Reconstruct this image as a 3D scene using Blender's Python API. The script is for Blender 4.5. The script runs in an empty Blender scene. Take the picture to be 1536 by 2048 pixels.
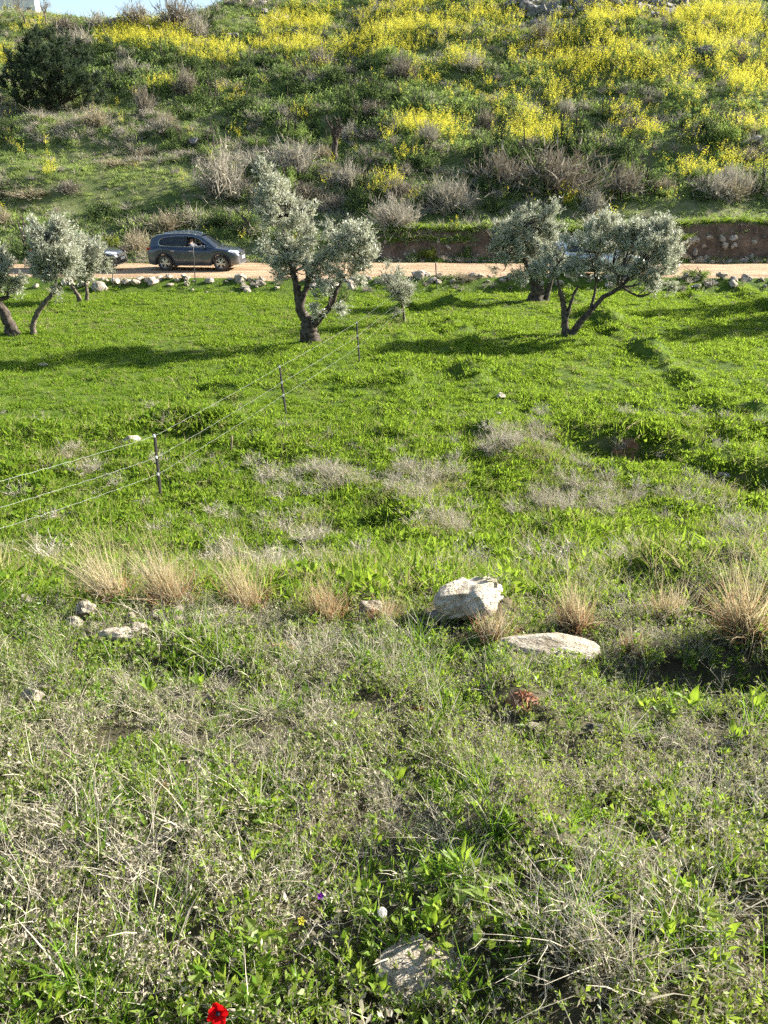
import bpy, math, random
import numpy as np
from mathutils import Vector, Matrix

SC = bpy.context.scene
COL = SC.collection
rng = np.random.default_rng(7)
random.seed(7)

# ------------------------------------------------------------------ camera, sky, sun, exposure
F = 26.0 / 36.0 * 2048.0          # focal length in photo pixels
PITCH = math.radians(25.3)
CAMZ = 5.5
SUN_AZ = math.radians(67.0)       # from +Y towards +X
SUN_EL = math.radians(25.5)

cam_d = bpy.data.cameras.new('camera')
cam_d.sensor_fit = 'VERTICAL'; cam_d.sensor_height = 36.0; cam_d.lens = 26.0
cam_d.clip_start = 0.05; cam_d.clip_end = 3000
cam = bpy.data.objects.new('camera', cam_d); COL.objects.link(cam)
cam.location = (0, 0, CAMZ); cam.rotation_euler = (math.pi / 2 - PITCH, 0, 0)
SC.camera = cam

w = bpy.data.worlds.new('World'); SC.world = w; w.use_nodes = True
wn = w.node_tree.nodes; wl = w.node_tree.links
sky = wn.new('ShaderNodeTexSky'); sky.sky_type = 'NISHITA'; sky.sun_disc = False
sky.sun_elevation = SUN_EL; sky.sun_rotation = SUN_AZ
sky.air_density = 1.0; sky.dust_density = 1.2; sky.ozone_density = 1.0
wn['Background'].inputs[1].default_value = 0.072
wl.new(sky.outputs[0], wn['Background'].inputs[0])

sd = bpy.data.lights.new('sun', 'SUN'); sd.energy = 5.0; sd.angle = math.radians(0.5); sd.color = (1.0, 0.95, 0.87)
so = bpy.data.objects.new('sun', sd); COL.objects.link(so)
sdir = Vector((math.sin(SUN_AZ) * math.cos(SUN_EL), math.cos(SUN_AZ) * math.cos(SUN_EL), math.sin(SUN_EL)))
so.rotation_euler = (-sdir).to_track_quat('-Z', 'Y').to_euler(); so.location = (30, 15, 30)

SC.view_settings.view_transform = 'Standard'; SC.view_settings.look = 'None'
SC.view_settings.exposure = 1.92; SC.view_settings.gamma = 1.0; SC.view_settings.use_curve_mapping = False
SC.cycles.max_bounces = 4; SC.cycles.diffuse_bounces = 2; SC.cycles.transmission_bounces = 3
SC.cycles.use_adaptive_sampling = True; SC.cycles.adaptive_threshold = 0.03
SC.cycles.transparent_max_bounces = 6; SC.cycles.use_denoising = False

# ------------------------------------------------------------------ noise and terrain
def hash2(ix, iy, s):
    h = (ix.astype(np.int64) * 374761393 + iy.astype(np.int64) * 668265263 + s * 974711) & 0xffffffff
    h = ((h ^ (h >> 13)) * 1274126177) & 0xffffffff
    return ((h ^ (h >> 16)) & 0xffff) / 65535.0
def vnoise(x, y, s=0):
    x = np.asarray(x, float); y = np.asarray(y, float)
    ix = np.floor(x); iy = np.floor(y); fx = x - ix; fy = y - iy
    fx = fx * fx * (3 - 2 * fx); fy = fy * fy * (3 - 2 * fy)
    a = hash2(ix, iy, s); b = hash2(ix + 1, iy, s); c = hash2(ix, iy + 1, s); d = hash2(ix + 1, iy + 1, s)
    return (a * (1 - fx) + b * fx) * (1 - fy) + (c * (1 - fx) + d * fx) * fy
def fbm(x, y, s=0, o=3):
    t = 0; a = .5
    for k in range(o):
        t = t + a * vnoise(x * 2 ** k, y * 2 ** k, s + k * 17); a *= .5
    return t
def sstep(a, b, x):
    t = np.clip((x - a) / (b - a), 0, 1); return t * t * (3 - 2 * t)

PROF_Y = [-6, 0, 1.1, 3.0, 4.5, 5.2, 6.5, 8.7, 10.5, 12, 14.5, 17.5, 35.6, 37.0, 43.2]
PROF_Z = [5.1, 4.05, 3.65, 3.06, 2.62, 2.36, 1.62, .68, .28, .1, .06, 0, .0, .5, .5]
ROAD_Z = .5
PITS = []           # (x, y, rx, ry, depth) hollows and mounds in the field, filled below
def road_near(x): return 37.0 + .25 * np.sin(x * .21) + .15 * np.sin(x * .63 + 1)
def road_far(x): return 42.6 + .3 * np.sin(x * .17 + 2)
def height(x, y):
    x = np.asarray(x, float); y = np.asarray(y, float)
    z = np.interp(y, PROF_Y, PROF_Z)
    # uneven ground on the near slope and in the field
    off = sstep(36.2, 34.5, y)
    z = z + off * (.30 * (fbm(x * .45, y * .6, 3) - .45) + .10 * (fbm(x * 1.7, y * 2.1, 9) - .45)) * (0.35 + .65 * sstep(3, 9, y))
    z = z + .05 * (vnoise(x * 4, y * 4, 5) - .5) * sstep(12, 8, y)
    for (px_, py_, rx, ry, dp) in PITS:
        u = (x - px_) / rx; v = (y - py_) / ry
        z = z + dp * np.exp(-(u * u + v * v) ** 2)
    # hill behind the road
    yf = road_far(x)
    s = np.maximum(y - yf - .5, 0)
    cut = sstep(-3.0, .5, x)                                  # the cut earth bank on the right half
    wob = .25 * np.sin(x * .9) + .2 * np.sin(x * 2.3 + 1) + 1.0 * (fbm(x * 1.3, y * .7, 41) - .45)
    bank = cut * (1.65 + .35 * sstep(12, 18, x) + .5 * (fbm(x * .5, y * .2, 43) - .45)) * (.65 * sstep(.1, .75, s + wob * .6) + .35 * sstep(.7, 1.25, s + wob * .5))
    shelf = cut * 3.0 + (1 - cut) * .6
    s2 = np.maximum(s - shelf, 0)
    slope = .405 + .03 * np.sin(x * .05)
    raw = s2 * slope
    per = 3.0
    tw = raw / per + .6 * fbm(x * .05, y * .03, 21) * 2
    fr = tw - np.floor(tw)
    ter = (np.floor(tw) + sstep(.35, .95, fr) - tw) * per * .33
    raw = raw + ter * sstep(2, 8, s2)
    raw = raw + s * .02 + (fbm(x * .13, y * .13, 31) - .45) * 1.5 * sstep(2, 14, s2) + (fbm(x * .5, y * .5, 33) - .45) * .6 * sstep(1, 6, s2)
    zr = 17.9 + 8.5 * sstep(-24, -6, x) + 1.2 * np.sin(x * .11)   # crest of the hill, lower on the left
    over = np.maximum(raw - zr, 0)
    raw = np.where(raw > zr, zr + over * .12, raw)
    raw = raw - .10 * np.maximum(y - 135, 0)
    return z + bank + np.where(s > 0, raw, 0)

# pixel -> world helpers, used only to find where on the ground a thing stands
cp, sp = math.cos(PITCH), math.sin(PITCH)
def ray(px, py):
    u = (px - 768) / F; v = (1024 - py) / F
    return np.array([u, cp + sp * v, -sp + cp * v])
def project(x, y, z):
    dz = z - CAMZ
    dep = y * cp - dz * sp
    return 768 + F * x / dep, 1024 - F * (y * sp + dz * cp) / dep, dep
def G(px, py, t0=.8):
    r = ray(px, py)
    t = np.concatenate([np.arange(t0, 40, .02), np.arange(40, 260, .1)])
    P = r[None, :] * t[:, None]; P[:, 2] += CAMZ
    below = P[:, 2] < height(P[:, 0], P[:, 1])
    i = int(np.argmax(below)) if below.any() else len(t) - 1
    return float(P[i, 0]), float(P[i, 1]), float(height(P[i, 0], P[i, 1]))
def on_plane(px, py, Y):
    r = ray(px, py); t = Y / r[1]
    return np.array([r[0] * t, Y, CAMZ + r[2] * t])
def ppm(x, y, z):                       # photo pixels per metre at a point
    return F / (y * cp - (z - CAMZ) * sp)

for (px, py, rx, ry, dp) in [(1255, 905, 1.5, .75, -.42), (1230, 862, 1.7, .7, .25), (380, 872, .8, .5, -.28), (420, 835, .9, .45, .18),
                             (445, 800, .5, .35, -.18), (460, 778, .6, .35, .2), (1040, 905, .7, .5, .12), (1500, 965, .9, .5, -.3), (1490, 925, 1., .5, .22),
                             (1420, 1370, .42, .2, -.14), (1400, 1320, .5, .2, .10), (300, 1345, .35, .15, -.08), (700, 1065, .9, .4, -.12), (350, 830, .6, .4, .12)]:
    g = G(px, py); PITS.append((g[0], g[1], rx, ry, dp))

# ------------------------------------------------------------------ materials
def new_mat(name):
    m = bpy.data.materials.new(name); m.use_nodes = True
    nt = m.node_tree; return m, nt, nt.nodes, nt.links, nt.nodes['Principled BSDF']
def leaf_mat(name, c1, c2, trans=.4, rough=.55, patch=1.2, spec=.3, tcol=None, gloss=False):
    """thin foliage: reflects and lets light through; tone varies from plant to plant and from patch to patch"""
    m, nt, n, l, b = new_mat(name)
    if not gloss:
        n.remove(b); b = n.new('ShaderNodeBsdfDiffuse')
    oi = n.new('ShaderNodeObjectInfo'); geo = n.new('ShaderNodeNewGeometry')
    no = n.new('ShaderNodeTexNoise'); no.inputs['Scale'].default_value = patch; no.inputs['Detail'].default_value = 2
    l.new(geo.outputs['Position'], no.inputs['Vector'])
    ad = n.new('ShaderNodeMath'); ad.operation = 'MULTIPLY_ADD'; ad.inputs[1].default_value = .55; 
    l.new(oi.outputs['Random'], ad.inputs[0])
    mr = n.new('ShaderNodeMapRange'); mr.inputs[1].default_value = .3; mr.inputs[2].default_value = .7; mr.inputs[3].default_value = 0; mr.inputs[4].default_value = .45
    l.new(no.outputs['Fac'], mr.inputs[0]); l.new(mr.outputs[0], ad.inputs[2])
    mx = n.new('ShaderNodeMix'); mx.data_type = 'RGBA'
    mx.inputs[6].default_value = (*c1, 1); mx.inputs[7].default_value = (*c2, 1)
    l.new(ad.outputs[0], mx.inputs[0])
    l.new(mx.outputs[2], b.inputs[0])
    if gloss: b.inputs['Roughness'].default_value = rough; b.inputs['Specular IOR Level'].default_value = spec
    t = n.new('ShaderNodeBsdfTranslucent'); ms = n.new('ShaderNodeMixShader'); ms.inputs[0].default_value = trans
    if tcol is not None:
        tm = n.new('ShaderNodeMix'); tm.data_type = 'RGBA'; tm.inputs[0].default_value = .6; tm.inputs[7].default_value = (*tcol, 1)
        l.new(mx.outputs[2], tm.inputs[6]); l.new(tm.outputs[2], t.inputs[0])
    else:
        l.new(mx.outputs[2], t.inputs[0])
    l.new(b.outputs[0], ms.inputs[1]); l.new(t.outputs[0], ms.inputs[2]); l.new(ms.outputs[0], n['Material Output'].inputs[0])
    return m
def plain(name, c, rough=.5, metal=0., spec=.5, trans=0., coat=0., vary=0., scale=6., c2=None, bump=0.):
    m, nt, n, l, b = new_mat(name)
    b.inputs['Base Color'].default_value = (*c, 1); b.inputs['Roughness'].default_value = rough
    b.inputs['Metallic'].default_value = metal; b.inputs['Specular IOR Level'].default_value = spec
    b.inputs['Transmission Weight'].default_value = trans; b.inputs['Coat Weight'].default_value = coat
    if c2 is not None:
        tc = n.new('ShaderNodeTexCoord'); no = n.new('ShaderNodeTexNoise'); no.inputs['Scale'].default_value = scale; no.inputs['Detail'].default_value = 6
        l.new(tc.outputs['Object'], no.inputs['Vector'])
        cr = n.new('ShaderNodeValToRGB'); cr.color_ramp.elements[0].position = .38; cr.color_ramp.elements[1].position = .62
        cr.color_ramp.elements[0].color = (*c, 1); cr.color_ramp.elements[1].color = (*c2, 1)
        l.new(no.outputs['Fac'], cr.inputs[0]); l.new(cr.outputs[0], b.inputs['Base Color'])
        if bump:
            bp = n.new('ShaderNodeBump'); bp.inputs['Strength'].default_value = bump; bp.inputs['Distance'].default_value = .03
            l.new(no.outputs['Fac'], bp.inputs['Height']); l.new(bp.outputs[0], b.inputs['Normal'])
    return m

M = {}
# foliage of the near slope
M['herb'] = leaf_mat('herb_leaf', (.10, .17, .022), (.23, .30, .06), .45, .45, 1.5, .4, (.34, .43, .05), True)
M['herb_dry'] = leaf_mat('herb_dry', (.245, .215, .145), (.36, .32, .23), .35, .7)
M['herb_pink'] = leaf_mat('herb_pink', (.25, .20, .155), (.21, .23, .12), .35, .7)
M['straw'] = leaf_mat('straw', (.42, .375, .275), (.53, .485, .38), .25, .6)
M['straw_grey'] = leaf_mat('straw_grey', (.32, .285, .23), (.45, .41, .34), .2, .7)
M['broad'] = leaf_mat('broad_leaf', (.10, .19, .018), (.20, .29, .04), .52, .5, 2.0, .2, (.34, .46, .035), True)
M['blade'] = leaf_mat('grass_blade', (.07, .165, .016), (.14, .24, .03), .45, .45, .8, .4, (.25, .42, .03))
# field
M['field'] = leaf_mat('field_grass', (.088, .17, .02), (.185, .275, .038), .5, .5, .5, .3, (.30, .42, .035))
M['field2'] = leaf_mat('field_clover', (.075, .145, .017), (.155, .225, .028), .45, .5, .6, .3, (.28, .38, .03))
M['field_dry'] = leaf_mat('field_dry_grass', (.28, .25, .10), (.38, .34, .18), .4, .6, .5)
# tussocks
M['tussock'] = leaf_mat('tussock_blade', (.38, .31, .17), (.50, .43, .27), .4, .55, 3)
M['tussock_red'] = leaf_mat('tussock_base', (.36, .185, .095), (.44, .27, .145), .35, .6, 3)
# hill: greens lightened in place of haze
M['hill_g'] = leaf_mat('hill_grass', (.185, .25, .06), (.32, .365, .14), .42, .6, .12, .2, (.38, .48, .10))
M['hill_h'] = leaf_mat('hill_herb', (.10, .155, .04), (.19, .25, .085), .38, .6, .15, .2, (.25, .35, .08))
M['hill_dry'] = leaf_mat('hill_dry', (.33, .29, .21), (.44, .40, .30), .3, .7, .2)
M['mustard_pale'] = leaf_mat('mustard_bud', (.46, .44, .06), (.60, .56, .12), .45, .6, .2, .2)
M['mustard'] = leaf_mat('mustard_petal', (.72, .62, .04), (.80, .74, .10), .45, .6, .2, .2)
M['evergreen'] = leaf_mat('evergreen_leaf', (.045, .06, .045), (.085, .10, .075), .15, .5, .8)
M['shrub_dark'] = leaf_mat('shrub_leaf', (.05, .078, .03), (.10, .135, .055), .3, .5, .8)
M['shrub_grey'] = leaf_mat('shrub_twig', (.29, .265, .205), (.41, .375, .30), .2, .8, .8)
M['shrub_brown'] = leaf_mat('shrub_brown', (.155, .13, .095), (.24, .205, .15), .18, .8, .8)
M['shrub_tan'] = leaf_mat('shrub_tan', (.24, .20, .12), (.32, .27, .17), .2, .7, .8)
M['bush_yg'] = leaf_mat('bush_yellow_green', (.16, .19, .025), (.24, .25, .04), .4, .5, 1.5)
# olives
M['olive_a'] = leaf_mat('olive_leaf', (.235, .26, .16), (.33, .345, .225), .38, .45, 1.5, .5, None, True)
M['olive_b'] = leaf_mat('olive_leaf_silver', (.48, .49, .37), (.58, .58, .46), .32, .45, 1.5, .5, None, True)
M['bark'] = plain('olive_bark', (.03, .023, .018), .9, c2=(.105, .085, .065), scale=9, bump=.9, spec=.2)
M['bark_pale'] = plain('olive_bark_pale', (.06, .05, .038), .9, c2=(.17, .14, .105), scale=12, bump=.8, spec=.2)
M['soil'] = plain('red_soil', (.21, .095, .05), .95, c2=(.33, .17, .10), scale=14, bump=1., spec=.1)

def rock_mat(name, base, dark, pale, sc):
    m, nt, n, l, b = new_mat(name)
    tc = n.new('ShaderNodeTexCoord')
    n1 = n.new('ShaderNodeTexNoise'); n1.inputs['Scale'].default_value = sc; n1.inputs['Detail'].default_value = 9; n1.inputs['Roughness'].default_value = .68
    n2 = n.new('ShaderNodeTexNoise'); n2.inputs['Scale'].default_value = sc * .35; n2.inputs['Detail'].default_value = 4
    vo = n.new('ShaderNodeTexVoronoi'); vo.inputs['Scale'].default_value = sc * 3
    for k in (n1, n2, vo): l.new(tc.outputs['Object'], k.inputs['Vector'])
    cr = n.new('ShaderNodeValToRGB'); e = cr.color_ramp.elements
    e[0].position = .34; e[0].color = (*dark, 1); e[1].position = .5; e[1].color = (*base, 1)
    e.new(.68).color = (*pale, 1)
    l.new(n1.outputs['Fac'], cr.inputs[0])
    mx = n.new('ShaderNodeMix'); mx.data_type = 'RGBA'; mx.blend_type = 'MULTIPLY'
    c2 = n.new('ShaderNodeValToRGB'); c2.color_ramp.elements[0].position = .4; c2.color_ramp.elements[0].color = (.62, .58, .52, 1); c2.color_ramp.elements[1].position = .6
    l.new(n2.outputs['Fac'], c2.inputs[0]); mx.inputs[0].default_value = .8
    l.new(cr.outputs[0], mx.inputs[6]); l.new(c2.outputs[0], mx.inputs[7]); l.new(mx.outputs[2], b.inputs['Base Color'])
    b.inputs['Roughness'].default_value = .92; b.inputs['Specular IOR Level'].default_value = .15
    bp = n.new('ShaderNodeBump'); bp.inputs['Strength'].default_value = .9; bp.inputs['Distance'].default_value = .04
    ad = n.new('ShaderNodeMath'); ad.operation = 'MULTIPLY_ADD'; ad.inputs[1].default_value = .35
    l.new(vo.outputs['Distance'], ad.inputs[0]); l.new(n1.outputs['Fac'], ad.inputs[2])
    l.new(ad.outputs[0], bp.inputs['Height']); l.new(bp.outputs[0], b.inputs['Normal'])
    return m
M['rock'] = rock_mat('limestone', (.60, .53, .41), (.34, .28, .21), (.71, .65, .53), 5)
M['rock_small'] = rock_mat('limestone_rubble', (.44, .38, .30), (.20, .16, .12), (.60, .54, .45), 2.6)
M['rock_grey'] = rock_mat('grey_fieldstone', (.22, .21, .19), (.08, .075, .07), (.38, .36, .33), 2.)

# ground: soil, turf, cut earth by slope
def ground_mat():
    m, nt, n, l, b = new_mat('ground_soil_and_turf')
    geo = n.new('ShaderNodeNewGeometry'); sx = n.new('ShaderNodeSeparateXYZ'); l.new(geo.outputs['Position'], sx.inputs[0])
    def noise(s, d=5, r=.6):
        k = n.new('ShaderNodeTexNoise'); k.inputs['Scale'].default_value = s; k.inputs['Detail'].default_value = d; k.inputs['Roughness'].default_value = r
        l.new(geo.outputs['Position'], k.inputs['Vector']); return k.outputs['Fac']
    def ramp(f, a, ca, b_, cb):
        k = n.new('ShaderNodeValToRGB'); k.color_ramp.elements[0].position = a; k.color_ramp.elements[0].color = (*ca, 1)
        k.color_ramp.elements[1].position = b_; k.color_ramp.elements[1].color = (*cb, 1); l.new(f, k.inputs[0]); return k.outputs[0]
    def mix(f, a, c):
        k = n.new('ShaderNodeMix'); k.data_type = 'RGBA'; l.new(a, k.inputs[6]); l.new(c, k.inputs[7]); l.new(f, k.inputs[0]); return k.outputs[2]
    def rng_(src, a, b_):
        k = n.new('ShaderNodeMapRange'); k.inputs[1].default_value = a; k.inputs[2].default_value = b_; l.new(src, k.inputs[0]); return k.outputs[0]
    near = ramp(noise(5), .35, (.045, .042, .022), .65, (.11, .095, .055))
    fld = ramp(noise(1.3), .35, (.055, .095, .012), .65, (.10, .145, .02))
    hil = ramp(noise(.5), .35, (.075, .105, .03), .65, (.16, .17, .07))
    c = mix(rng_(sx.outputs[1], 6, 10), near, fld)
    c = mix(rng_(sx.outputs[1], 43.3, 44.5), c, hil)
    dirt = ramp(noise(1.6, 7, .7), .35, (.07, .047, .032), .68, (.22, .15, .10))
    st = rng_(n.new('ShaderNodeSeparateXYZ').outputs[2], .8, .6)
    sep = [k for k in n if k.bl_idname == 'ShaderNodeSeparateXYZ'][-1]; l.new(geo.outputs['Normal'], sep.inputs[0])
    c = mix(st, c, dirt)
    l.new(c, b.inputs['Base Color']); b.inputs['Roughness'].default_value = .95; b.inputs['Specular IOR Level'].default_value = .1
    bp = n.new('ShaderNodeBump'); bp.inputs['Strength'].default_value = .8; bp.inputs['Distance'].default_value = .08
    l.new(noise(9, 6, .7), bp.inputs['Height']); l.new(bp.outputs[0], b.inputs['Normal'])
    return m
def road_mat():
    m, nt, n, l, b = new_mat('packed_dirt')
    geo = n.new('ShaderNodeNewGeometry')
    mp = n.new('ShaderNodeMapping'); mp.inputs['Scale'].default_value = (.22, 1.3, 1); l.new(geo.outputs['Position'], mp.inputs[0])
    n1 = n.new('ShaderNodeTexNoise'); n1.inputs['Scale'].default_value = 1.6; n1.inputs['Detail'].default_value = 7; n1.inputs['Roughness'].default_value = .65; l.new(mp.outputs[0], n1.inputs['Vector'])
    n2 = n.new('ShaderNodeTexNoise'); n2.inputs['Scale'].default_value = 6; n2.inputs['Detail'].default_value = 8; n2.inputs['Roughness'].default_value = .7; l.new(geo.outputs['Position'], n2.inputs['Vector'])
    cr = n.new('ShaderNodeValToRGB'); e = cr.color_ramp.elements; e[0].position = .32; e[0].color = (.24, .155, .085, 1); e[1].position = .62; e[1].color = (.44, .315, .195, 1)
    l.new(n1.outputs['Fac'], cr.inputs[0])
    mx = n.new('ShaderNodeMix'); mx.data_type = 'RGBA'; mx.blend_type = 'OVERLAY'; mx.inputs[0].default_value = .6
    l.new(cr.outputs[0], mx.inputs[6]); l.new(n2.outputs['Fac'], mx.inputs[7]); l.new(mx.outputs[2], b.inputs['Base Color'])
    b.inputs['Roughness'].default_value = .95; b.inputs['Specular IOR Level'].default_value = .1
    bp = n.new('ShaderNodeBump'); bp.inputs['Strength'].default_value = .7; bp.inputs['Distance'].default_value = .08
    l.new(n2.outputs['Fac'], bp.inputs['Height']); l.new(bp.outputs[0], b.inputs['Normal'])
    return m
M['ground'] = ground_mat(); M['road'] = road_mat()

# ------------------------------------------------------------------ mesh building
class MB:
    def __init__(s): s.v = []; s.q = []; s.t = []; s.qm = []; s.tm = []; s.n = 0
    def add(s, v, f, m=0):
        v = np.asarray(v, float).reshape(-1, 3); f = np.asarray(f, np.int64)
        s.v.append(v); mm = np.broadcast_to(np.asarray(m), (len(f),)).astype(np.int32)
        if f.shape[1] == 4: s.q.append(f + s.n); s.qm.append(mm)
        else: s.t.append(f + s.n); s.tm.append(mm)
        s.n += len(v); return s.n - len(v)
    def faces(s, f, m=0):
        f = np.asarray(f, np.int64); mm = np.broadcast_to(np.asarray(m), (len(f),)).astype(np.int32)
        if f.shape[1] == 4: s.q.append(f); s.qm.append(mm)
        else: s.t.append(f); s.tm.append(mm)
    def mesh(s, name, mats, smooth=False):
        me = bpy.data.meshes.new(name)
        v = np.concatenate(s.v) if s.v else np.zeros((0, 3))
        q = np.concatenate(s.q) if s.q else np.zeros((0, 4), np.int64); t = np.concatenate(s.t) if s.t else np.zeros((0, 3), np.int64)
        mi = np.concatenate((s.qm or [np.zeros(0, np.int32)]) + (s.tm or [np.zeros(0, np.int32)]))
        me.vertices.add(len(v)); me.vertices.foreach_set('co', v.astype(np.float32).ravel())
        me.loops.add(q.size + t.size); me.loops.foreach_set('vertex_index', np.concatenate([q.ravel(), t.ravel()]).astype(np.int32))
        me.polygons.add(len(q) + len(t))
        st = np.concatenate([np.arange(len(q)) * 4, len(q) * 4 + np.arange(len(t)) * 3]).astype(np.int32)
        me.polygons.foreach_set('loop_start', st)
        me.polygons.foreach_set('material_index', mi)
        me.polygons.foreach_set('use_smooth', np.full(len(mi), smooth))
        for k in (mats if isinstance(mats, (list, tuple)) else [mats]): me.materials.append(k)
        me.update(calc_edges=True); return me
    def obj(s, name, mats, parent=None, smooth=False, loc=None):
        o = bpy.data.objects.new(name, s.mesh(name, mats, smooth)); COL.objects.link(o)
        if parent is not None: o.parent = parent
        if loc is not None: o.location = loc
        return o
def nrm(a): return a / np.maximum(np.linalg.norm(a, axis=-1, keepdims=True), 1e-9)
def rdir(n, r=None):
    r = r or rng; return nrm(r.normal(size=(n, 3)))
def blades(mb, base, d, bend, L, W, segs=3, m=0, r=None):
    r = r or rng; N = len(base); d = nrm(d); L = np.broadcast_to(L, N); W = np.broadcast_to(W, N)
    side = nrm(np.cross(d, rdir(N, r)))
    t = np.linspace(0, 1, segs + 1)
    c = base[:, None, :] + d[:, None, :] * (L[:, None] * t)[:, :, None] + bend[:, None, :] * (L[:, None] * t ** 2)[:, :, None]
    w = (W[:, None] * np.maximum(1 - t, .06)[None, :] ** .7)[:, :, None] * side[:, None, :] * .5
    v = np.stack([c - w, c + w], 2).reshape(-1, 3)
    k = np.arange(N)[:, None] * (2 * (segs + 1)) + np.arange(segs)[None, :] * 2
    f = np.stack([k, k + 1, k + 3, k + 2], -1).reshape(-1, 4)
    mm = np.repeat(np.broadcast_to(m, N), segs)
    mb.add(v, f, mm)
def diamonds(mb, base, d, L, W, m=0, r=None):
    r = r or rng; N = len(base); d = nrm(d); side = nrm(np.cross(d, rdir(N, r)))
    L = np.broadcast_to(L, N)[:, None]; W = np.broadcast_to(W, N)[:, None]
    v = np.stack([base, base + d * L * .45 + side * W * .5, base + d * L, base + d * L * .45 - side * W * .5], 1).reshape(-1, 3)
    f = np.arange(N * 4).reshape(-1, 4); mb.add(v, f, np.broadcast_to(m, N))
def tube(mb, pts, rad, sides=6, m=0, cap=True, lump=0.):
    pts = np.asarray(pts, float); n = len(pts); rad = np.broadcast_to(rad, n)
    tan = nrm(np.gradient(pts, axis=0)); ref = np.array([0.31, .77, .2]); a = nrm(np.cross(tan, ref)); b = nrm(np.cross(tan, a))
    th = np.arange(sides) * 2 * math.pi / sides
    rr = rad[:, None] * (1 + lump * (rng.random((n, sides)) - .5) * 2)
    v = pts[:, None, :] + rr[:, :, None] * (np.cos(th)[None, :, None] * a[:, None, :] + np.sin(th)[None, :, None] * b[:, None, :])
    i = np.arange(n - 1)[:, None] * sides; j = np.arange(sides)[None, :]; j2 = (j + 1) % sides
    f = np.stack([i + j, i + j2, i + sides + j2, i + sides + j], -1).reshape(-1, 4)
    o = mb.add(v.reshape(-1, 3), f, m)
    if cap:
        e = mb.add(np.stack([pts[0], pts[-1]]), np.zeros((0, 4)), m)
        jj = np.arange(sides); j2 = (jj + 1) % sides
        mb.faces(np.stack([np.full(sides, e), o + j2, o + jj], -1), m)
        mb.faces(np.stack([np.full(sides, e + 1), o + (n - 1) * sides + jj, o + (n - 1) * sides + j2], -1), m)
def smooth_path(P, n):
    P = np.asarray(P, float); k = np.linspace(0, len(P) - 1, n); i = np.clip(k.astype(int), 0, len(P) - 2); t = (k - i)[:, None]
    p0 = P[np.maximum(i - 1, 0)]; p1 = P[i]; p2 = P[i + 1]; p3 = P[np.minimum(i + 2, len(P) - 1)]
    return .5 * (2 * p1 + (p2 - p0) * t + (2 * p0 - 5 * p1 + 4 * p2 - p3) * t ** 2 + (3 * p1 - p0 - 3 * p2 + p3) * t ** 3)
def box(mb, c, s, m=0, rot=None):
    x, y, z = np.asarray(s) / 2
    v = np.array([[-x, -y, -z], [x, -y, -z], [x, y, -z], [-x, y, -z], [-x, -y, z], [x, -y, z], [x, y, z], [-x, y, z]])
    if rot is not None: v = v @ np.array(rot).T
    mb.add(v + np.asarray(c), [[0, 3, 2, 1], [4, 5, 6, 7], [0, 1, 5, 4], [1, 2, 6, 5], [2, 3, 7, 6], [3, 0, 4, 7]], m)
def tag(o, label=None, cat=None, group=None, kind=None):
    if label: o['label'] = label
    if cat: o['category'] = cat
    if group: o['group'] = group
    if kind: o['kind'] = kind
    return o
def empty(name, loc, rz=0., s=1.):
    o = bpy.data.objects.new(name, None); COL.objects.link(o); o.location = loc; o.rotation_euler = (0, 0, rz); o.scale = (s, s, s)
    o.empty_display_size = .1; return o
def inst(name, me, loc, rz=0., s=1., parent=None, rot=None):
    o = bpy.data.objects.new(name, me); COL.objects.link(o); o.location = loc
    o.rotation_euler = rot if rot is not None else (0, 0, rz); o.scale = s if isinstance(s, (tuple, list)) else (s, s, s)
    if parent is not None: o.parent = parent
    return o

# ------------------------------------------------------------------ the ground
ys = np.concatenate([np.arange(-5, 6, .14), np.arange(6, 18, .16), np.arange(18, 35, .3), np.arange(35, 48, .14), np.arange(48, 75, .45), np.arange(75, 150, 1.), np.arange(150, 420, 10.)])
us = np.linspace(-1, 1, 361); us = np.sign(us) * np.abs(us) ** 1.15
gx = us[None, :] * (7 + .95 * np.maximum(ys, 0))[:, None]; gy = np.broadcast_to(ys[:, None], gx.shape)
gz = height(gx, gy)
# the bed of the road lies a little below the road sheet
bed = (gy > road_near(gx) - .1) & (gy < road_far(gx) + .15)
gz = np.where(bed, np.minimum(gz, ROAD_Z - .04), gz)
mb = MB(); R_, C_ = gx.shape
ii = (np.arange(R_ - 1)[:, None] * C_ + np.arange(C_ - 1)[None, :]).ravel()
mb.add(np.stack([gx, gy, gz], -1).reshape(-1, 3), np.stack([ii, ii + 1, ii + C_ + 1, ii + C_], -1), 0)
tag(mb.obj('ground', M['ground'], smooth=True), 'green slope, field and hillside ground', 'ground', kind='structure')

mb = MB(); rx = np.arange(-50, 50.01, .4); k = np.linspace(0, 1, 16)
X = np.broadcast_to(rx[:, None], (len(rx), 16)); ra = road_near(rx) - .05 * np.sin(rx * 3); rb = road_far(rx) + .1
Y = ra[:, None] * (1 - k) + rb[:, None] * k
edge = np.minimum(k, 1 - k) * 16
rut = -.05 * np.exp(-((k - .36) / .05) ** 2) - .05 * np.exp(-((k - .66) / .05) ** 2)
Z = ROAD_Z + .012 + rut[None, :] * .6 + .03 * (vnoise(X * .8, Y * .8, 4) - .3) - .14 * (edge < .5)[None, :]
ii = (np.arange(len(rx) - 1)[:, None] * 16 + np.arange(15)[None, :]).ravel()
mb.add(np.stack([X, Y, Z], -1).reshape(-1, 3), np.stack([ii, ii + 16, ii + 17, ii + 1], -1), 0)
tag(mb.obj('dirt_road', M['road'], smooth=True), 'pale sandy dirt road between the field and the hill', 'road', kind='structure')

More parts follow.
